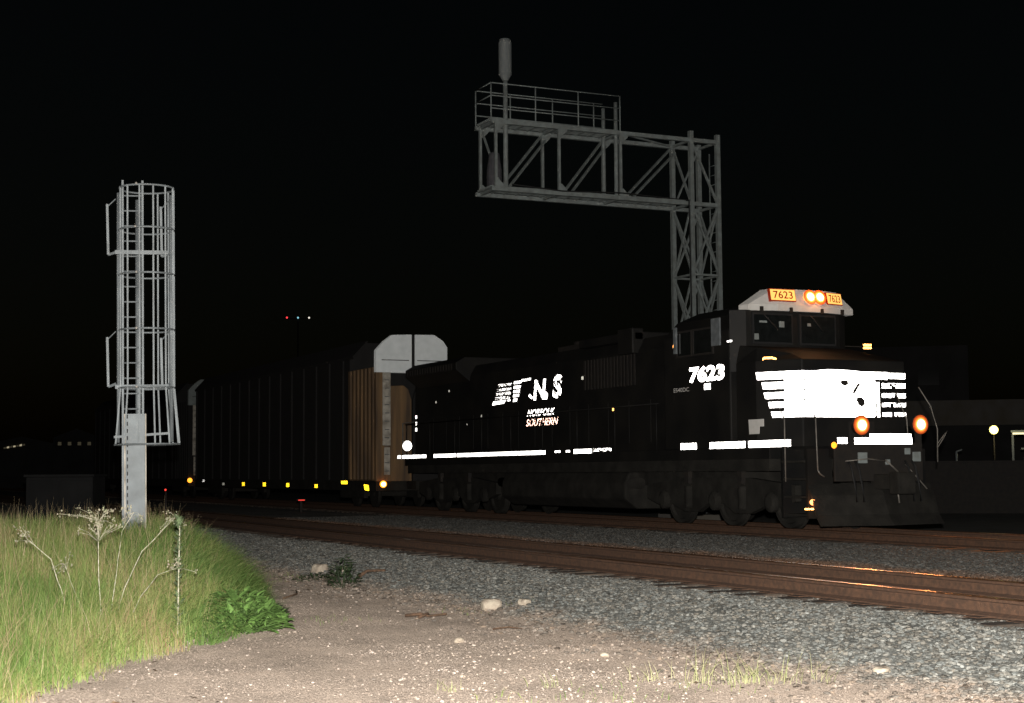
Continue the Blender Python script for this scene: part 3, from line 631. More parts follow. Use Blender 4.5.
# ------------------------------------------------------------------ autoracks
def autorack(xf, length, label, far=False):  # far: darker panel colours paint in the dimness of distance
    y0, y1 = -.08, 2.34; a = empty('autorack_railcar', (xf-length/2, 1.13, RT), label, 'railcar', group='autoracks behind the locomotive')
    xr = xf-length
    MB().box(xr+.2, xf-.2, y0+.05, y1-.05, 1.0, 1.32).build('sill', GRIME, a)
    sec = [(y0+.03, 1.32), (y0+.03, 5.3), (y0+.5, 5.86), (y1-.46, 5.88), (y1-.03, 5.5), (y1-.03, 1.32)]
    body = MB().prism([(xr+.25, p, q) for p, q in sec], (length-2.9, 0, 0)).build('rack_body', RACK, a, bevel=.02)
    rb = MB(); k = 0; x = xr+.5
    while x < xf-2.8:
        MB().box(x, x+.09, y0-.03, y0+.028, 1.34, 5.28).build('side_post', RACK, a); x += 1.45
    MB().prism([(xr+.2, y0, 5.28), (xr+.2, y0-.02, 5.36), (xr+.2, y0+.48, 5.90), (xr+.2, y0+.5, 5.86)], (length-2.4, 0, 0)).build('roof_rail', RACK, a)
    # ribbed tan end section
    es = MB().box(xf-2.6, xf-.25, y0+.02, y1-.02, 1.32, 4.9)
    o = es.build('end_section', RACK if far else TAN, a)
    rb = MB()
    for i in range(7): rb.box(xf-2.55+i*.36, xf-2.40+i*.36, y0-.05, y0+.018, 1.36, 4.88)
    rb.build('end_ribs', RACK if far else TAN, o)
    # end doors
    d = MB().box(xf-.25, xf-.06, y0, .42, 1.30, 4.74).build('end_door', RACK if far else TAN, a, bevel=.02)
    dd = [(.425, 1.30), (.425, 4.30), (.85, 4.32), (1.02, 4.2), (1.13, 3.85), (1.13, 1.30)]
    MB().prism([(xf-.22, p, q) for p, q in dd], (.14, 0, 0)).build('end_door', TAN, a, bevel=.02)
    dd = [(1.17, 1.30), (1.17, 3.85), (1.28, 4.2), (1.45, 4.32), (1.85, 4.30), (y1, 4.3), (y1, 1.30)]
    MB().prism([(xf-.22, p, q) for p, q in dd], (.14, 0, 0)).build('end_door', RACK, a, bevel=.02)
    MB().box(xf-.3, xf-.23, .43, y1-.02, 1.3, 4.74).build('end_wall', RACK, a)
    MB().box(xf-.05, xf-.02, .13, .40, 2.42, 4.72).box(xf-.05, xf-.02, .18, .38, 1.5, 2.36).build('door_edge_plate', EDGE, a, bevel=.01)
    hg = MB()
    for i in range(12): hg.tube([(xf-.02, .2, 1.62+i*.26), (xf+.0, .34, 1.62+i*.26)], .012, 5)
    hg.build('ladder_rungs', GALV, a)
    # pale end cap in two leaves around a dark seam
    c1 = [(y0, 4.72), (y0, 5.42), (.20, 5.72), (.46, 5.91), (1.12, 5.94), (1.12, 4.72)]
    c2 = [(1.24, 4.72), (1.24, 5.94), (1.89, 5.95), (2.2, 5.76), (2.34, 5.56), (2.34, 4.72)]
    for c in (c1, c2):
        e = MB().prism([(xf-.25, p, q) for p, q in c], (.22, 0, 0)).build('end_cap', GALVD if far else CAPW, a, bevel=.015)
        ya = c[0][0]+.06; MB().box(xf-.028, xf-.018, max(ya, .1), max(c[-1][0], c[3][0])-.1, 5.10, 5.125).build('cap_seam', DARKST, e)
    MB().box(xf-.3, xf-.1, 1.121, 1.239, 4.72, 5.93).build('cap_gap', RUBBER, a)
    cpl = MB().box(xf-.3, xf+.6, 1.0, 1.26, 1.05, 1.3).build('coupler', GRIME, a)
    for xt in (xr+3, xf-3):
        tr = MB().box(xt-1.2, xt+1.2, .15, .28, .75, 1.0).box(xt-.2, xt+.2, .281, 1.999, .8, .95).box(xt-1.2, xt+1.2, 2.0, 2.13, .75, 1.0).build('truck', GRIME, a)
        for k in (-.9, .9):
            for s, y in ((-1, .66), (1, 2.18)):
                MB().lathe((xt+k, y, RT+.42), (0, s, 0), [(-.06, .42), (-.02, .45), (0, .42), (.06, .41), (.06, .1), (.1, 0)], 22).build('wheel', GRIME, tr)
    return a
r1 = autorack(-22.85, 24.1, 'tall dark autorack car with pale octagonal end cap, coupled right behind the locomotive')
for x, z, s_, m in [(-45.1, 1.26, .05, RETP), (-41.65, 1.14, .05, RETDOT), (-38.5, 1.15, .07, RETY), (-35.47, 1.15, .075, RETY), (-32.38, 1.14, .07, RETY), (-29.0, 1.12, .06, RETY)]:
    MB().box(x-s_*1.3, x+s_*1.3, -.10, -.04, z-s_, z+s_).build('side_reflector', m, r1)
MB().box(-26.22, -25.75, -.10, -.04, 1.20, 1.31).build('side_reflector', RETY, r1)
MB().prism([(-24.0, -.1, 1.2), (-23.68, -.1, 1.18), (-23.62, -.1, 1.0), (-23.9, -.1, 1.02)], (0, .05, 0)).build('side_reflector', RETY, r1)
MB().lathe((-22.8, .12, 1.21), (1, -.2, 0), [(0, .10), (.02, .11), (.03, .10)], 18).build('end_marker', LAMB, r1)
MB().lathe((-22.77, .12, 1.21), (1, -.2, 0), [(0, .065), (.015, .06)], 18).build('end_marker_glass', LHEAD, r1)
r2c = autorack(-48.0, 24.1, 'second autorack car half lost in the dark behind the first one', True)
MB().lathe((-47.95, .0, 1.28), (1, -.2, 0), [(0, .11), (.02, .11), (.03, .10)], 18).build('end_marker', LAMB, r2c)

# ------------------------------------------------------------------ cantilever signal structure behind the train
cant = empty('signal_cantilever', (-17.5, 8.4, 0), 'grey steel lattice cantilever reaching over the train with railed platform and cylinder-topped pole', 'signal gantry')
XN, XF = -17.0, -18.1; ZB, ZT = 9.66, 11.62; PY = [1.42, 3.45, 5.5, 7.95, 8.9]
tower = MB()
tw = tower.bar((XN, 7.95, .1), (XN, 7.95, 11.9), .13, .13).build('tower_leg', GALVD, cant)
for x, y, zt in ((XF, 7.95, 11.8), (XN, 8.9, 11.85), (XF, 8.9, 11.75)): MB().bar((x, y, .1), (x, y, zt), .13, .13).build('tower_leg', GALVD, cant)
br = MB(); zs = [.6, 3.0, 5.3, 7.5, ZB]
for a, b in zip(zs, zs[1:]):
    for p, q in (((XN, 7.95), (XF, 7.95)), ((XN, 8.9), (XF, 8.9)), ((XN, 7.95), (XN, 8.9)), ((XF, 7.95), (XF, 8.9))):
        br.bar((*p, a), (*q, b), .06, .06).bar((*q, a), (*p, b), .05, .05); br.bar((*p, b), (*q, b), .06, .06)
br.bar((XN, 7.95, ZT), (XN, 8.9, ZB), .06, .06).bar((XF, 7.95, ZT), (XN, 7.95, ZB), .06, .06).bar((XF, 8.9, ZT), (XF, 7.95, ZB), .05, .05)
br.build('tower_bracing', GALVD, cant)
lad = MB()
for o_ in (0, .35): lad.tube([(-17.35-o_, 9.05, .3), (-17.35-o_, 9.05, 11.4)], .025, 6)
for i in range(36): lad.tube([(-17.35, 9.05, .5+i*.3), (-17.7, 9.05, .5+i*.3)], .012, 5)
lad.build('ladder', GALVD, cant)
for x in (XN, XF):
    for z in (ZB, ZT): MB().bar((x, 1.27, z), (x, 8.9, z), .115, .115).build('chord', GALVD, cant)
    for y in PY[:3]: MB().bar((x, y, ZB), (x, y, ZT), .075, .075).build('vertical', GALVD, cant)
for i in range(3):
    MB().bar((XN, PY[i]+.1, ZB), (XF, PY[i+1], ZT), .06, .06).build('diagonal', GALVD, cant)
    MB().bar((XN, PY[i]+.35, ZB), (XF+.1, PY[i+1]+.05, ZT-.2), .06, .06).build('diagonal', GALVD, cant)
MB().bar((XF, 1.45, ZT), (XN, 1.6, ZB), .05, .05).build('diagonal', GALVD, cant)
cr = MB()
for y in PY:
    for z in (ZB, ZT): MB().bar((XN, y, z), (XF, y, z), .07, .07).build('cross_strut', GALVD, cant)
MB().bar((XN, 5.5, ZT), (XF, 7.95, ZT), .05, .05).build('cross_strut', GALVD, cant)
pf = MB()
for x in np.arange(XF+.08, XN-.04, .11): pf.box(x, x+.055, 1.28, 5.5, ZT+.07, ZT+.11)
for y in np.arange(1.3, 5.9, .4): pf.box(XF, XN, y, y+.04, ZT+.03, ZT+.068)
pf.build('platform', GALVD, cant)
pf = MB()
for x in np.arange(XF+.08, XN-.04, .11): pf.box(x, x+.055, 1.28, 7.8, ZB+.07, ZB+.11)
for y in np.arange(1.3, 7.8, .4): pf.box(XF, XN, y, y+.04, ZB+.03, ZB+.068)
pf.build('lower_walkway', GALVD, cant)
for x in (XN, XF):
    for h in (.38, .75, 1.12): MB().tube([(x, 1.28, ZT+h), (x, 5.5, ZT+h)], .018, 6).build('guard_rail', GALVD, cant)
    for y in (1.28, 2.7, 4.1, 5.5): MB().tube([(x, y+(0 if x == XN or y < 1.5 else -.3), ZT), (x, y+(0 if x == XN or y < 1.5 else -.3), ZT+1.12)], .022, 6).build('guard_post', GALVD, cant)
for h in (.75, 1.12): MB().tube([(XN, 1.28, ZT+h), (XF, 1.28, ZT+h)], .018, 6).build('guard_rail', GALVD, cant)
MB().tube([(-17.1, 1.78, ZB-.02), (-17.1, 1.78, 13.1)], .07, 12).build('signal_pole', GALVD, cant)
MB().lathe((-17.1, 1.78, 12.98), (0, 0, 1), [(-.12, .08), (0, .15), (.05, .19), (1.0, .19), (1.1, .15), (1.13, .05)], 22).build('cylinder_head', mat('pale_fibreglass', (.24, .26, .26), .8, var=(.21, .23, .23)), cant)
MB().lathe((-17.4, 1.55, ZB+.1), (0, 0, 1), [(0, .22), (.5, .22), (1.0, .15), (1.05, .05)], 16).build('equipment_case', mat('dark_equipment_case', (.10, .10, .11), .8), cant)
for x, y in ((-17.05, 5.38), (-17.9, 5.42)): MB().tube([(x, y, ZB-.0), (x, y, 12.55)], .06, 10).build('signal_pole', GALVD, cant)
MB().box(-18.5, -16.6, 7.5, 9.3, -.3, .25).build('footing', CONC, cant)

for x in (XN, XF):
    for y in PY[:3]:
        for z, q in ((ZB, 1), (ZT, -1)):
            MB().prism([(x+.066, y-.05, z-.05*q), (x+.066, y+.32, z-.05*q), (x+.066, y+.2, z+.14*q), (x+.066, y+.05, z+.28*q), (x+.066, y-.05, z+.28*q)], (.01, 0, 0)).build('gusset_plate', GALVD, cant)
MB().tube([(-16.93, 1.9, ZB+.15), (-16.9, 3.5, ZB+.06), (-16.9, 5.5, ZB+.14), (-16.9, 7.8, ZB+.08), (-16.92, 7.84, 6), (-16.92, 7.84, 1)], .022, 6).build('cable', RUBBER, cant)

# ------------------------------------------------------------------ signal mast with caged ladder, left
MX, MY = 3.25+.042, -12.77+.09; MG = gz(MX, MY)
mast = empty('caged_ladder_mast', (MX, MY, MG), 'pale galvanised mast with round ladder cage standing in the tall grass', 'signal mast', rz=math.atan2(MY-CAM.y, MX-CAM.x)-math.pi/2)
mast.rotation_euler = (0, R(-.75), mast.rotation_euler.z)
def ring(mb, z, r, cx=0, cy=0, h=.026, t=.012, a0=0, a1=360):
    n = 28; P = []
    for k in range(n+1):
        a = R(a0+(a1-a0)*k/n); P.append((cx+r*math.cos(a), cy+r*math.sin(a), z))
    mb.tube(P, h*.5, 6)
PXM = .01275
def lx(px, y): return (px-(146+(y-185)*.010))*PXM     # metres right of the mast axis
Z0 = -MG
RR = .345
for i, (z, r) in enumerate([(5.24, RR), (4.70, RR), (4.12, RR), (3.41, RR), (2.67, RR), (1.95, .41)]):
    m = MB(); ring(m, z+Z0, r, 0, 0, a0=0, a1=360); m.build('cage_hoop', GALV, mast, local=True)
for k in range(9):
    a = R(198+k*28.5); c, s_ = math.cos(a), math.sin(a)
    MB().bar((RR*c, RR*s_, 5.25+Z0), (RR*c, RR*s_, 2.67+Z0), .020, .012).build('cage_bar', GALV, mast, local=True)
    MB().bar((RR*c, RR*s_, 2.67+Z0), (.41*c, .41*s_, 1.94+Z0), .020, .012).build('cage_bar', GALV, mast, local=True)
for px, top, bot, r in ((119, 5.2, 1.98, .019), (171, 5.18, 1.98, .027)):
    MB().tube([(lx(px, 300), .1, top+Z0), (lx(px, 300), .1, bot+Z0)], r, 10).build('side_pipe', GALV, mast, local=True)
for px in (123.5, 143):
    MB().bar((lx(px, 300), .02, 5.35+Z0), (lx(px, 300), .02, 1.0+Z0-.5), .026, .03).build('ladder_rail', GALV, mast, local=True)
for i in range(17): MB().tube([(lx(123.5, 300), .02, 5.15+Z0-i*.196), (lx(143, 300), .02, 5.15+Z0-i*.196)], .011, 6).build('ladder_rung', GALV, mast, local=True)
MB().tube([(lx(138.5, 300), .17, 5.12+Z0), (lx(138.5, 300), .17, -.1)], .036, 14).build('mast_pole', GALV, mast, local=True)
for z, zb, bx in ((4.42, 0, 0), (2.69, 0, 0)):
    MB().bar((lx(116, 300), .05, z+Z0), (lx(168, 300), .05, z+Z0), .05, .05).build('cross_arm', GALV, mast, local=True)
for z0_, z1_ in ((4.38, 5.03), (2.69, 3.32)):
    for px, dy in ((109.5, .0), (162, .12)):
        b = MB().bar((lx(px, 300), dy, z0_+Z0), (lx(px-1, 300), dy, z1_+Z0), .03, .045)
        b.bar((lx(px, 300), dy, z0_+Z0), (lx(px+7, 300), dy+.05, z0_+Z0+.04), .03, .03)
        b.bar((lx(px-1, 300), dy, z1_+Z0-.03), (lx(px+7, 300), dy+.05, z1_+Z0+.08), .012, .012)
        b.build('side_bracket', GALV, mast, local=True)
xb0, xb1 = lx(128, 460), lx(146.5, 460)
MB().box(xb0, xb1, -.06, .10, -.2, 2.34+Z0).build('climbing_guard', GALV, mast, local=True)
for e0, e1 in ((xb0-.020, xb0-.003), (xb1+.003, xb1+.016)): MB().box(e0, e1, -.08, .10, -.2, 2.34+Z0).build('guard_edge', EDGE, mast, local=True)
pg = MB()
for i in range(22): pg.box(xb0+.012, xb0+.026, -.064, -.061, .1+i*.09, .15+i*.09)
pg.build('guard_slots', RUBBER, mast, local=True)
for px, z in ((137, 5.25), (136, 4.70), (137, 4.12), (137, 3.41), (137, 2.67)):
    MB().lathe((lx(px, 300), -RR-.015, z+Z0), (0, -1, 0), [(0, .016), (.008, .013), (.01, 0)], 8).build('hoop_bolt', BARST, mast, local=True)
MB().bar((lx(116, 420), .0, 2.05+Z0), (lx(170, 420), .0, 2.09+Z0), .03, .03).build('cross_arm', GALV, mast, local=True)

# ------------------------------------------------------------------ cabinet, far things
cb = empty('equipment_cabinet', (-13.3, -11.2, gz(-13.3, -11.2)), 'dim grey railway equipment cabinet behind the grass, left of the mast', 'cabinet', rz=math.atan2(rt.y, rt.x))
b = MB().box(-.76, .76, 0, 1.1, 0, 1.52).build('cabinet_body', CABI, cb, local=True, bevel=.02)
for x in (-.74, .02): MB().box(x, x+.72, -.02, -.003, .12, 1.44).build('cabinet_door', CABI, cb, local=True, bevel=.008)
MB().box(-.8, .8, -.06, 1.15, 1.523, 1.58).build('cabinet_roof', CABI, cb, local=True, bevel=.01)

def face_cam(x, y):
    return math.atan2(y-CAM.y, x-CAM.x)-math.pi/2
sl = empty('street_lamp', (-23.3, 25.2, 0), 'glaring yellow lamp on a thin post right of the locomotive', 'street lamp', rz=face_cam(-23.3, 25.2))
MB().tube([(0, 0, 0), (0, 0, 3.0)], .03, 8).build('lamp_post', DARKST, sl, local=True)
MB().lathe((0, -.1, 3.04), (0, -1, 0), [(-.06, .1), (0, .17), (.02, .16)], 20).build('lamp_rim', LYEL, sl, local=True)
MB().lathe((0, -.125, 3.04), (0, -1, 0), [(0, .12), (.03, .10), (.04, 0)], 20).build('lamp_glass', LSTREET, sl, local=True)
L_ = bpy.data.lights.new('street_lamp_light', 'POINT'); L_.energy = 25; L_.color = (1, .85, .45); L_.shadow_soft_size = .15
o = bpy.data.objects.new('street_lamp_light', L_); col.objects.link(o); o.location = (-22.9, 24.8, 3.04)
cp = empty('lit_canopy', (-23.0, 25.85+.0, 0), 'post and lit edge of a small canopy at the right picture edge', 'canopy', rz=face_cam(-23.0, 25.85))
MB().box(-.04, .04, -.04, .04, 0, 2.86).build('canopy_post', GALV, cp, local=True)
MB().box(2.3, 2.38, -.04, .04, 0, 2.86).build('canopy_post', GALV, cp, local=True)
MB().box(-.06, 2.5, -.06, 1.5, 2.93, 3.02).build('canopy_roof', GALVD, cp, local=True)
MB().box(0, 2.4, -.12, -.08, 2.86, 2.925).build('tube_light', LCAN, cp, local=True)
MB().box(.3, 2.2, .9, .97, 2.3, 2.36).build('canopy_bar', GALVD, cp, local=True)
MB().box(.4, 2.2, 1.3, 1.36, 0, 2.0).build('canopy_screen', GALVD, cp, local=True)
fp = empty('short_post', (-22.2, 22.4, 0), 'short dim post left of the lit canopy', 'post', rz=face_cam(-22.2, 22.4))
MB().tube([(0, 0, 0), (0, 0, 2.2)], .04, 8).tube([(0, 0, 2.2), (.2, 0, 2.27)], .03, 8).build('post_shaft', GALVD, fp, local=True)
wh = empty('warehouse', (-55.9, 49.2, 0), 'dark blank warehouse with a paler lower band behind the locomotive nose', 'warehouse', rz=face_cam(-55.9, 49.2))
MB().box(-12, 2.6, .02, 16, 5.9, 9.4).build('upper_wall', BRICKD, wh, local=True)
MB().box(-12, 12, .05, 16, -.3, 4.3).build('lower_wall', BRICKD, wh, local=True)
MB().box(-12, 12, -.06, 15, 4.303, 5.897).build('pale_band', CONC, wh, local=True)
for i in range(6): MB().box(-11+i*2.1, -9.7+i*2.1, -.0, .016, 6.9, 7.9).build('warehouse_window', GLASS, wh, local=True)
lw = empty('dark_screen', (-20.0, 20.6, 0), 'low black screen beyond the tracks standing in for darkness below the lamp and canopy', 'dark screen', rz=face_cam(-20, 20.6))
lw['kind'] = 'thing'
MB().box(-9, 14, 0, .3, -.1, 1.78).build('screen_body', DARKST, lw, local=True)  # black screen added to bury the post feet in darkness
MB().box(-9, 14, -.04, .34, 1.783, 1.84).build('screen_coping', DARKST, lw, local=True)
lm = empty('signal_tower', (-216.7, 57.2, 0), 'thin distant tower carrying a red, a bluish and a white light', 'tower', rz=face_cam(-216.7, 57.2))
MB().tube([(0, 0, 0), (0, 0, 26.3)], .12, 6).bar((-2.0, 0, 26.2), (2.0, 0, 26.2), .12, .12).build('tower_frame', DARKST, lm, local=True)
for x, m in ((-1.75, LR), (0, LC), (1.75, LW)):
    MB().lathe((x, -.2, 26.35), (0, -1, 0), [(-.1, .08), (0, .15), (.05, .14), (.1, 0)], 14).build('beacon', m, lm, local=True)
sh = empty('trackside_shed', (-122.2, 3.2, 0), 'far shed with a thin glowing strip at the left edge', 'shed', rz=face_cam(-122, 3))
MB().prism([(-5, 0, 0), (3.5, 0, 0), (3.5, 0, 4.1), (-.8, 0, 5.0), (-5, 0, 4.1)], (0, 9, 0)).build('shed_wall', BRICKD, sh, local=True)
for i in range(7): MB().prism([(-2.3+i*.27, -.03, 3.92+i*.045), (-2.1+i*.27, -.03, 3.95+i*.045), (-2.1+i*.27, -.03, 4.08+i*.045+.02*(i % 3)), (-2.3+i*.27, -.03, 4.05+i*.045)], (0, -.05, 0)).build('lit_strip', LSTRIP if i in (1, 3, 5) else LWIN, sh, local=True)
ws = empty('distant_house', (-120.3, 6.8, 0), 'barely lit low house with a row of small dim windows', 'house', rz=face_cam(-120, 6.8))
MB().prism([(-1.9, 0, 0), (2.2, 0, 0), (2.2, 0, 4.9), (.1, 0, 5.7), (-1.9, 0, 4.9)], (0, 6, 0)).build('house_wall', BRICKD, ws, local=True)
for i in range(4): MB().box(-1.5+i*.85, -1.2+i*.85, -.05, -.004, 4.2, 4.5).build('house_window', LWIN, ws, local=True)
rl = empty('red_marker', (-16.8, -8.0, gz(-16.8, -8)), 'tiny red light low beside the track, right of the mast', 'marker light')
MB().tube([(-16.8, -8, gz(-16.8, -8)), (-16.8, -8, 1.12)], .03, 6).build('marker_post', DARKST, rl)
MB().lathe((-16.76, -8.02, 1.17), (1, -.3, 0), [(-.03, .02), (0, .028), (.01, .02), (.015, 0)], 12).build('marker_lens', LREDS, rl)
rd = empty('red_ground_light', (-24.9, -1.9, gz(-24.9, -1.9)), 'small red light near the ground in front of the dark autorack', 'marker light')
MB().box(-25.0, -24.9, -1.92, -1.85, .1, .68).build('marker_post', DARKST, rd)
MB().box(-24.84, -24.8, -2.0, -1.8, .70, .73).build('marker_lens', LREDS, rd)
MB().box(-24.86, -24.845, -2.05, -1.75, .69, .75).build('marker_back', DARKST, rd)

# ------------------------------------------------------------------ grass (uncountable)
def blades(name, x, y, h, lean, wid, material, segs=3, zb=-.02):
    n = len(x); z0 = ground_z(x, y)+zb
    a = rng.uniform(0, 2*np.pi, n); dx, dy = np.cos(a), np.sin(a)
    wa = rng.uniform(0, 2*np.pi, n)*0+np.arctan2(rt.y, rt.x)+rng.normal(0, .5, n); wx, wy = np.cos(wa), np.sin(wa)
    P = np.zeros((n, segs+1, 2, 3)); t = np.linspace(0, 1, segs+1)
    for i, q in enumerate(t):
        cx = x+dx*lean*h*q**2; cy = y+dy*lean*h*q**2; cz = z0+h*q*(1-.35*lean*q)
        ww = wid*(1-q**1.6*.93)*.5
        P[:, i, 0] = np.stack([cx-wx*ww, cy-wy*ww, cz], 1); P[:, i, 1] = np.stack([cx+wx*ww, cy+wy*ww, cz], 1)
    idx = np.arange(n)[:, None]*(segs+1)*2
    Fs = []
    for i in range(segs):
        b_ = idx+i*2; Fs.append(np.concatenate([b_, b_+1, b_+3, b_+2], 1))
    Fc = np.stack(Fs, 1).reshape(-1, 4)
    return raw(name, P.reshape(-1, 3), Fc, material, True)
def grass_mat(name, stops):
    m = bpy.data.materials.new(name); m.use_nodes = True; N = m.node_tree.nodes; L = m.node_tree.links; b = N['Principled BSDF']
    b.inputs['Roughness'].default_value = .6; b.inputs['Specular IOR Level'].default_value = .3
    gmo = N.new('ShaderNodeNewGeometry'); rp = N.new('ShaderNodeValToRGB'); e = rp.color_ramp.elements
    tc = N.new('ShaderNodeTexCoord'); nz = N.new('ShaderNodeTexNoise'); nz.inputs['Scale'].default_value = .9; nz.inputs['Detail'].default_value = 3; L.new(tc.outputs['Object'], nz.inputs[0])
    mm = N.new('ShaderNodeMath'); mm.operation = 'MULTIPLY_ADD'; mm.inputs[1].default_value = .62; L.new(gmo.outputs['Random Per Island'], mm.inputs[0])
    m2 = N.new('ShaderNodeMath'); m2.operation = 'MULTIPLY_ADD'; m2.inputs[1].default_value = 1.5; m2.inputs[2].default_value = -.55; L.new(nz.outputs[0], m2.inputs[0]); L.new(m2.outputs[0], mm.inputs[2])
    while len(e) < len(stops): e.new(.5)
    for k, (p, c) in enumerate(stops): e[k].position = p
    for k, (p, c) in enumerate(stops): e[k].color = (*c, 1)
    L.new(mm.outputs[0], rp.inputs[0]); L.new(rp.outputs[0], b.inputs['Base Color'])
    tr = N.new('ShaderNodeBsdfTranslucent'); L.new(rp.outputs[0], tr.inputs[0]); mx = N.new('ShaderNodeMixShader'); mx.inputs[0].default_value = .2
    L.new(b.outputs[0], mx.inputs[1]); L.new(tr.outputs[0], mx.inputs[2]); L.new(mx.outputs[0], N['Material Output'].inputs[0])
    return m
GRM = grass_mat('meadow_grass', [(0, (.11, .20, .045)), (.4, (.19, .28, .07)), (.7, (.28, .32, .10)), (.9, (.36, .31, .14)), (1, (.40, .27, .15))])
DRY = grass_mat('dry_grass', [(0, (.30, .22, .12)), (.5, (.40, .31, .17)), (1, (.50, .42, .26))])
GRB = grass_mat('bright_grass', [(0, (.22, .27, .10)), (.5, (.36, .36, .18)), (1, (.5, .45, .28))])
def field_pts(n, x0, x1, p=1.0):
    x = x1-(x1-x0)*rng.random(n)**p; y = rng.uniform(-19.5, -10.9, n)
    d = gedge(x)-y+.35*noise2(x*2, y*2, 21)
    k = frustum(x, y, 2.0) & (d > 0) & (rng.random(n) < np.clip(d/.55, .12, 1))
    return x[k], y[k], d[k]
x, y, d = field_pts(330000, -9, 12.8, 1.2)
k = rng.random(len(x)) < np.clip((x+9)/9, .12, 1); x, y, d = x[k], y[k], d[k]
cl = .5+.5*noise2(x*2.3, y*2.3, 33)
h = (.16+.34*rng.random(len(x))**1.2+.22*cl**1.5)*np.clip(.5+d/.8, .5, 1)*np.clip(.62+.38*sm((12-x)/3), 0, 1)
tag(blades('meadow_grass', x, y, h, rng.uniform(.05, 1.1, len(x)), rng.uniform(.003, .008, len(x)), GRM), 'green and yellowing wild grass covering the mound at the left', 'grass', kind='stuff')
FRG = grass_mat('fresh_grass', [(0, (.07, .15, .035)), (.5, (.12, .21, .05)), (1, (.20, .25, .08))])
n = 26000; x = rng.uniform(1.5, 8.9, n); y = gedge(x)-rng.random(n)**1.3*1.7+.05
k = (noise2(x*1.4, y*1.4, 55) > -.05) | (rng.random(n) < .15); x, y = x[k], y[k]
tag(blades('fresh_grass', x, y, rng.uniform(.15, .60, len(x))*np.clip(.4+(gedge(x)-y)/.5, .4, 1), rng.uniform(.3, 1.5, len(x)), rng.uniform(.005, .012, len(x)), FRG, 4), 'broader vivid green blades arching along the right flank of the grass mound', 'grass', kind='stuff')
x, y, d = field_pts(14000, -8, 12.8, 1.2)
h = (.28+.5*rng.random(len(x)))*np.clip(.4+d/1.3, .4, 1)
tag(blades('dry_grass', x, y, h, rng.uniform(.05, .5, len(x)), rng.uniform(.003, .006, len(x)), DRY), 'thin dry straw stalks standing among the green grass', 'dry grass', kind='stuff')
# scruffy sprigs on the dirt
n = 9000; x = rng.uniform(-6, 14, n); y = rng.uniform(-17, -9.0, n)
k = frustum(x, y) & (y > gedge(x)-.3) & (noise2(x*1.9, y*1.9, 41) > .45); x, y = x[k], y[k]
tag(blades('sparse_weeds', x, y, rng.uniform(.02, .09, len(x)), rng.uniform(.3, 1.2, len(x)), rng.uniform(.003, .006, len(x)), GRM, 2, 0), 'sparse low sprigs of weed on the dirt path', 'weeds', kind='stuff')

# tufts at the bottom edge, each a thing of its own
TUFTS = [(13.05, -11.02, .22, 10, 'thin pale tuft of grass, leftmost of the tufts at the bottom edge'), (13.27, -10.70, .36, 9, 'tuft with one tall stalk, second from the left along the bottom edge'),
         (13.42, -10.42, .33, 26, 'densest bright tuft of grass at the bottom edge'), (13.52, -10.20, .28, 10, 'loose tuft between the densest tuft and the white rock'),
         (13.70, -9.93, .38, 9, 'tuft with a tall seed stalk nearest the white rock'), (12.75, -12.5, .14, 10, 'small pale tuft in the pebbles at the bottom middle'), (12.9, -11.75, .16, 8, 'tiny tuft right of the bottom middle')]
for tx, ty, th, tn, lb in TUFTS:
    n = tn*2; x = tx+rng.normal(0, .07, n); y = ty+rng.normal(0, .07, n)
    o = blades('grass_tuft', x, y, rng.uniform(.35, 1.0, n)*th, rng.uniform(.05, 1.0, n), rng.uniform(.003, .007, n), GRB, 3)
    tag(o, lb, 'grass tuft', 'grass tufts along the bottom edge')

# leafy plants
LEAFB = mat('bright_green_leaf', (.15, .27, .065), .6, var=(.09, .17, .04), scale=10, island=.35)
LEAFD = mat('dark_green_leaf', (.045, .075, .028), .6, var=(.03, .05, .02), scale=10, island=.35)
THIS = mat('thistle_green', (.20, .27, .13), .7, var=(.13, .18, .09), scale=12, island=.3)
STALK = mat('pale_dry_stalk', (.60, .55, .44), .7, var=(.24, .25, .14), scale=25)
SEED = mat('pinkish_seed_head', (.38, .31, .25), .9, var=(.24, .26, .15), scale=30, island=.4)
def leafy(name, c, rad, h, n, size, m, label, cat, seed):
    r = random.Random(seed); base = gz(*c)
    o = empty(name, (c[0], c[1], base), label, cat); mb = MB(); st = MB()
    for i in range(n):
        a = r.uniform(0, 6.283); q = r.random()**.6*rad; zz = base+h*(1-(q/rad)**1.7*.75)*r.random()**.6
        p = Vector((c[0]+q*math.cos(a), c[1]+q*math.sin(a), zz+.01))
        d = Vector((math.cos(a)+r.gauss(0, .5), math.sin(a)+r.gauss(0, .5), r.uniform(-.1, .9))).normalized()
        s = d.cross(Vector((0, 0, 1))).normalized(); L_ = size*r.uniform(.6, 1.4); w_ = L_*r.uniform(.18, .32)
        up_ = s.cross(d)*L_*.12
        v = [p, p+d*L_*.35+s*w_+up_, p+d*L_*.8+s*w_*.6, p+d*L_-up_, p+d*L_*.8-s*w_*.6, p+d*L_*.35-s*w_+up_, p+d*L_*.5]
        mb.add(v, [(0, 1, 6), (1, 2, 6), (2, 3, 6), (3, 4, 6), (4, 5, 6), (5, 0, 6)])
        if i % 12 == 0: st.tube([(c[0]+r.gauss(0, .03), c[1]+r.gauss(0, .03), base-.03), p], .004, 4)
    mb.build('leaves', m, o); st.build('stems', m, o)
leafy('leafy_bush', (8.05, -12.80), .46, .40, 900, .10, LEAFB, 'bright green leafy clump at the right end of the grass', 'bush', 3)
leafy('small_shrub', (2.9, -9.95), .22, .46, 150, .075, LEAFD, 'small dark green shrub alone on the dirt beside the ballast', 'shrub', 5)
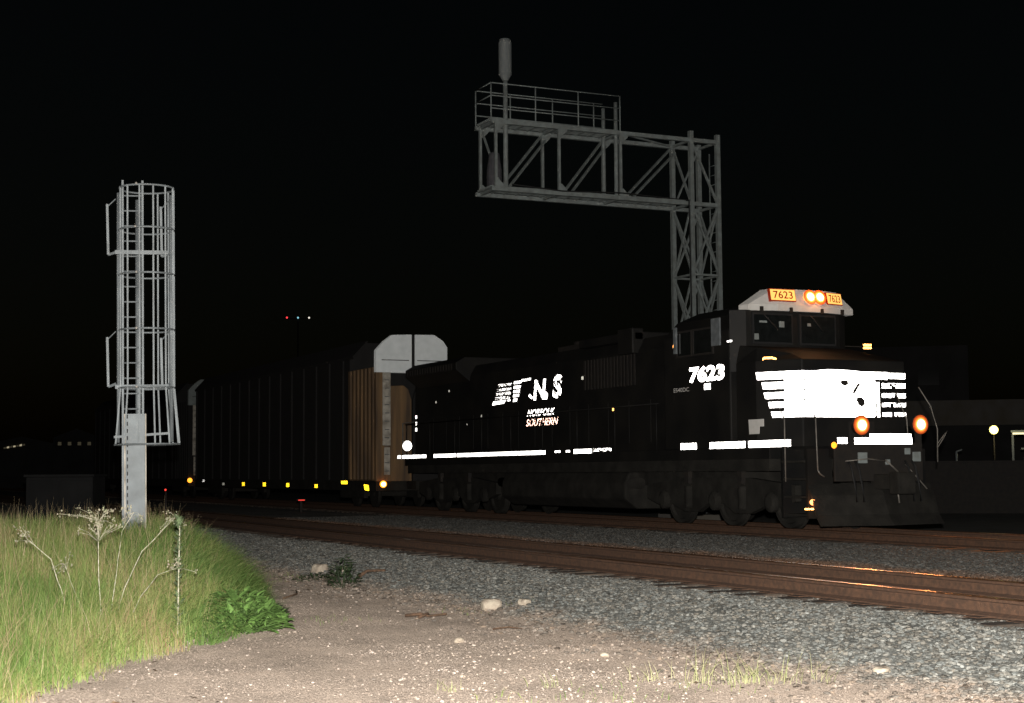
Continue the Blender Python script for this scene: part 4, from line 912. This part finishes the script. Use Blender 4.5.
leafy('low_weed', (1.35, -9.85), .30, .10, 90, .05, LEAFD, 'flat dark weed left of the small shrub', 'weed', 8)
leafy('creeping_weed', (6.4, -12.0), .18, .12, 120, .07, LEAFD, 'little weed on bare dirt just right of the bright clump', 'weed', 9)

RX, RY = rt.x, rt.y
def wp(o, a, z, b=0): return Vector((o[0]+RX*a-RY*b*0+fw.x*b, o[1]+RY*a+fw.y*b, z))
def dried_weed():
    c = (8.71, -14.20); base = gz(*c); o = empty('dried_weed', (c[0], c[1], base), 'tall dry branching weed with pinkish seed heads, in the grass before the mast', 'weed')
    k = 1/104.
    Zp = lambda py: 1.572+(478-py)*k-.02
    A = lambda px: (px-98)*k
    stems = [([(97, 640), (95, 575), (95, 520)], .0055), ([(100, 625), (108, 570), (113, 530), (124, 512)], .004), ([(104, 620), (112, 585), (128, 550), (158, 518)], .005), ([(112, 632), (135, 590), (152, 570), (172, 563)], .0038), ([(66, 620), (56, 585), (46, 556), (22, 536)], .005), ([(78, 630), (70, 600), (60, 578), (52, 562)], .004)]
    r = random.Random(4)
    for i, (pts, rad) in enumerate(stems):
        b = (i % 3-1)*.12
        P = [wp(c, A(px), max(Zp(py), base-.02 if j == 0 else 0), b*(j+1)*.5) for j, (px, py) in enumerate(pts)]
        P[0] = Vector((P[0].x, P[0].y, gz(P[0].x, P[0].y)-.02))
        Q = []
        for j in range(len(P)-1):
            for t in (0, .33, .66): Q.append(P[j].lerp(P[j+1], t)+Vector((r.gauss(0, .003), r.gauss(0, .003), 0)))
        Q.append(P[-1]); s = MB().tube(Q, rad, 6, rad*.5).build('stalk', STALK, o)
        tw_ = MB(); hd = MB(); tip = P[-1]
        nt = 34 if i == 0 else 8; sp = .12 if i == 0 else .05
        for j in range(nt):
            st = Q[-1-r.randrange(0, 2)]; e = tip+Vector((r.gauss(0, sp)*RX, r.gauss(0, sp)*RY, 0))+Vector((r.gauss(0, .04), r.gauss(0, .04), r.uniform(-.10, .10 if i else .13)))
            tw_.tube([st, (st+e)/2+Vector((0, 0, .02)), e], .0014, 4)
            for q in range(4):
                p = e+Vector((r.gauss(0, .014), r.gauss(0, .014), r.gauss(0, .014))); rr = r.uniform(.004, .010)
                hd.add([p+Vector(v)*rr for v in ((1, 0, 0), (-1, 0, 0), (0, 1, 0), (0, -1, 0), (0, 0, 1.3), (0, 0, -1))], [(0, 2, 4), (2, 1, 4), (1, 3, 4), (3, 0, 4), (2, 0, 5), (1, 2, 5), (3, 1, 5), (0, 3, 5)])
        tw_.build('twigs', STALK, s); hd.build('seed_head', SEED, s)
dried_weed()
def thistle():
    c = (8.78, -13.55); base = gz(*c); top = 1.16; o = empty('thistle', (c[0], c[1], base), 'single upright pale green thistle between the dry weed and the bright clump', 'thistle')
    MB().tube([(c[0], c[1], base-.02), (c[0]+.01, c[1], (base+top)/2), (c[0], c[1]+.01, top)], .009, 6, .005).build('stalk', STALK, o)
    r = random.Random(2); mb = MB()
    for i in range(260):
        t = r.random()**.75; z = base+.1+(top-base-.08)*t; a = r.uniform(0, 6.283)
        d = Vector((math.cos(a), math.sin(a), r.uniform(.1, .9))).normalized(); L_ = r.uniform(.04, .11)*(1.1-.45*t); s = d.cross(Vector((0, 0, 1))).normalized()*L_*.16; p = Vector((c[0], c[1], z))
        mb.add([p, p+d*L_*.4+s, p+d*L_, p+d*L_*.4-s], [(0, 1, 2), (0, 2, 3)])
    for i in range(90):
        a = r.uniform(0, 6.283); d = Vector((math.cos(a), math.sin(a), r.uniform(-.3, 1.3))).normalized(); L_ = r.uniform(.03, .085); s = d.cross(Vector((0, .1, 1))).normalized()*L_*.2; p = Vector((c[0], c[1], top-r.uniform(0, .08)))
        mb.add([p, p+d*L_*.4+s, p+d*L_, p+d*L_*.4-s], [(0, 1, 2), (0, 2, 3)])
    mb.build('leaves', THIS, o)
thistle()

# rocks and debris
ROCK = mat('pale_limestone', (.56, .49, .38), .9, var=(.38, .31, .24), scale=12, bump=.5, bscale=30)
def rock(x, y, r, label, seed, m=ROCK, sq=.7):
    rr = np.random.default_rng(seed); import bmesh
    bm = bmesh.new(); bmesh.ops.create_icosphere(bm, subdivisions=3, radius=1)
    ph = rr.uniform(0, 6.28, (5, 3)); fr = rr.uniform(1.2, 3.8, (5, 3)); st = rr.uniform(.75, 1.25, 3)
    for v in bm.verts:
        c = np.array(v.co); k = 1+sum(math.sin(float((fr[i]*c).sum())+ph[i, 0])*.08 for i in range(5))
        c = c*k*st; c = np.sign(c)*np.minimum(np.abs(c), .86); v.co = (c[0]*r, c[1]*r, c[2]*r*sq)
    me = bpy.data.meshes.new('rock'); bm.to_mesh(me); bm.free(); me.materials.append(m)
    o = bpy.data.objects.new('rock', me); col.objects.link(o); o.location = (x, y, gz(x, y)+r*sq*.45); o.rotation_euler = (0, 0, rr.uniform(0, 6))
    return tag(o, label, 'rock', 'loose rocks on the dirt')
rock(7.1, -9.62, .13, 'pale yellowish rock at the foot of the ballast, mid picture', 1)
rock(7.3, -9.3, .07, 'small rock right behind the yellowish one at the ballast foot', 2)
rock(13.78, -9.42, .085, 'flat whitish rock at the bottom edge, right of the grass tufts', 3, sq=.4)
rock(.2, -9.4, .13, 'grey-brown rock beside the flat dark weed', 4)
rock(.75, -9.2, .08, 'smaller rock next to the grey-brown one by the flat dark weed', 5)
rock(9.9, -11.2, .05, 'small white rock alone in the middle of the dirt path', 6)
rock(11.6, -10.6, .045, 'small white rock on the dirt below the yellowish one', 7)
BARK = mat('brown_bark', (.15, .085, .05), .9, var=(.08, .05, .03), scale=20)
def stick(pts, r, label):
    P = [Vector((x, y, gz(x, y)+r+.004+dz)) for x, y, dz in pts]
    tag(MB().tube(P, r, 6, r*.6).build('stick', BARK), label, 'stick', 'sticks on the dirt')
stick([(7.35, -10.75, 0), (7.45, -10.62, .03), (7.42, -10.5, .0), (7.55, -10.35, .025)], .02, 'brown broken branch lying across the dirt path in mid picture')
stick([(7.6, -10.7, 0), (7.5, -10.55, .04), (7.3, -10.45, 0)], .016, 'short forked branch touching the brown broken branch')
stick([(4.3, -11.2, 0), (3.9, -10.9, .02), (3.2, -10.7, .01)], .012, 'thin dark stick on the dirt just right of the grass')
stick([(9.1, -10.5, 0), (9.2, -10.38, .02), (9.25, -10.25, 0)], .01, 'short twig on the dirt below the foot of the ballast')
stick([(1.9, -9.35, 0), (1.8, -9.2, .03), (2.0, -9.0, .0)], .03, 'dark chunk of wood lying by the small shrub')
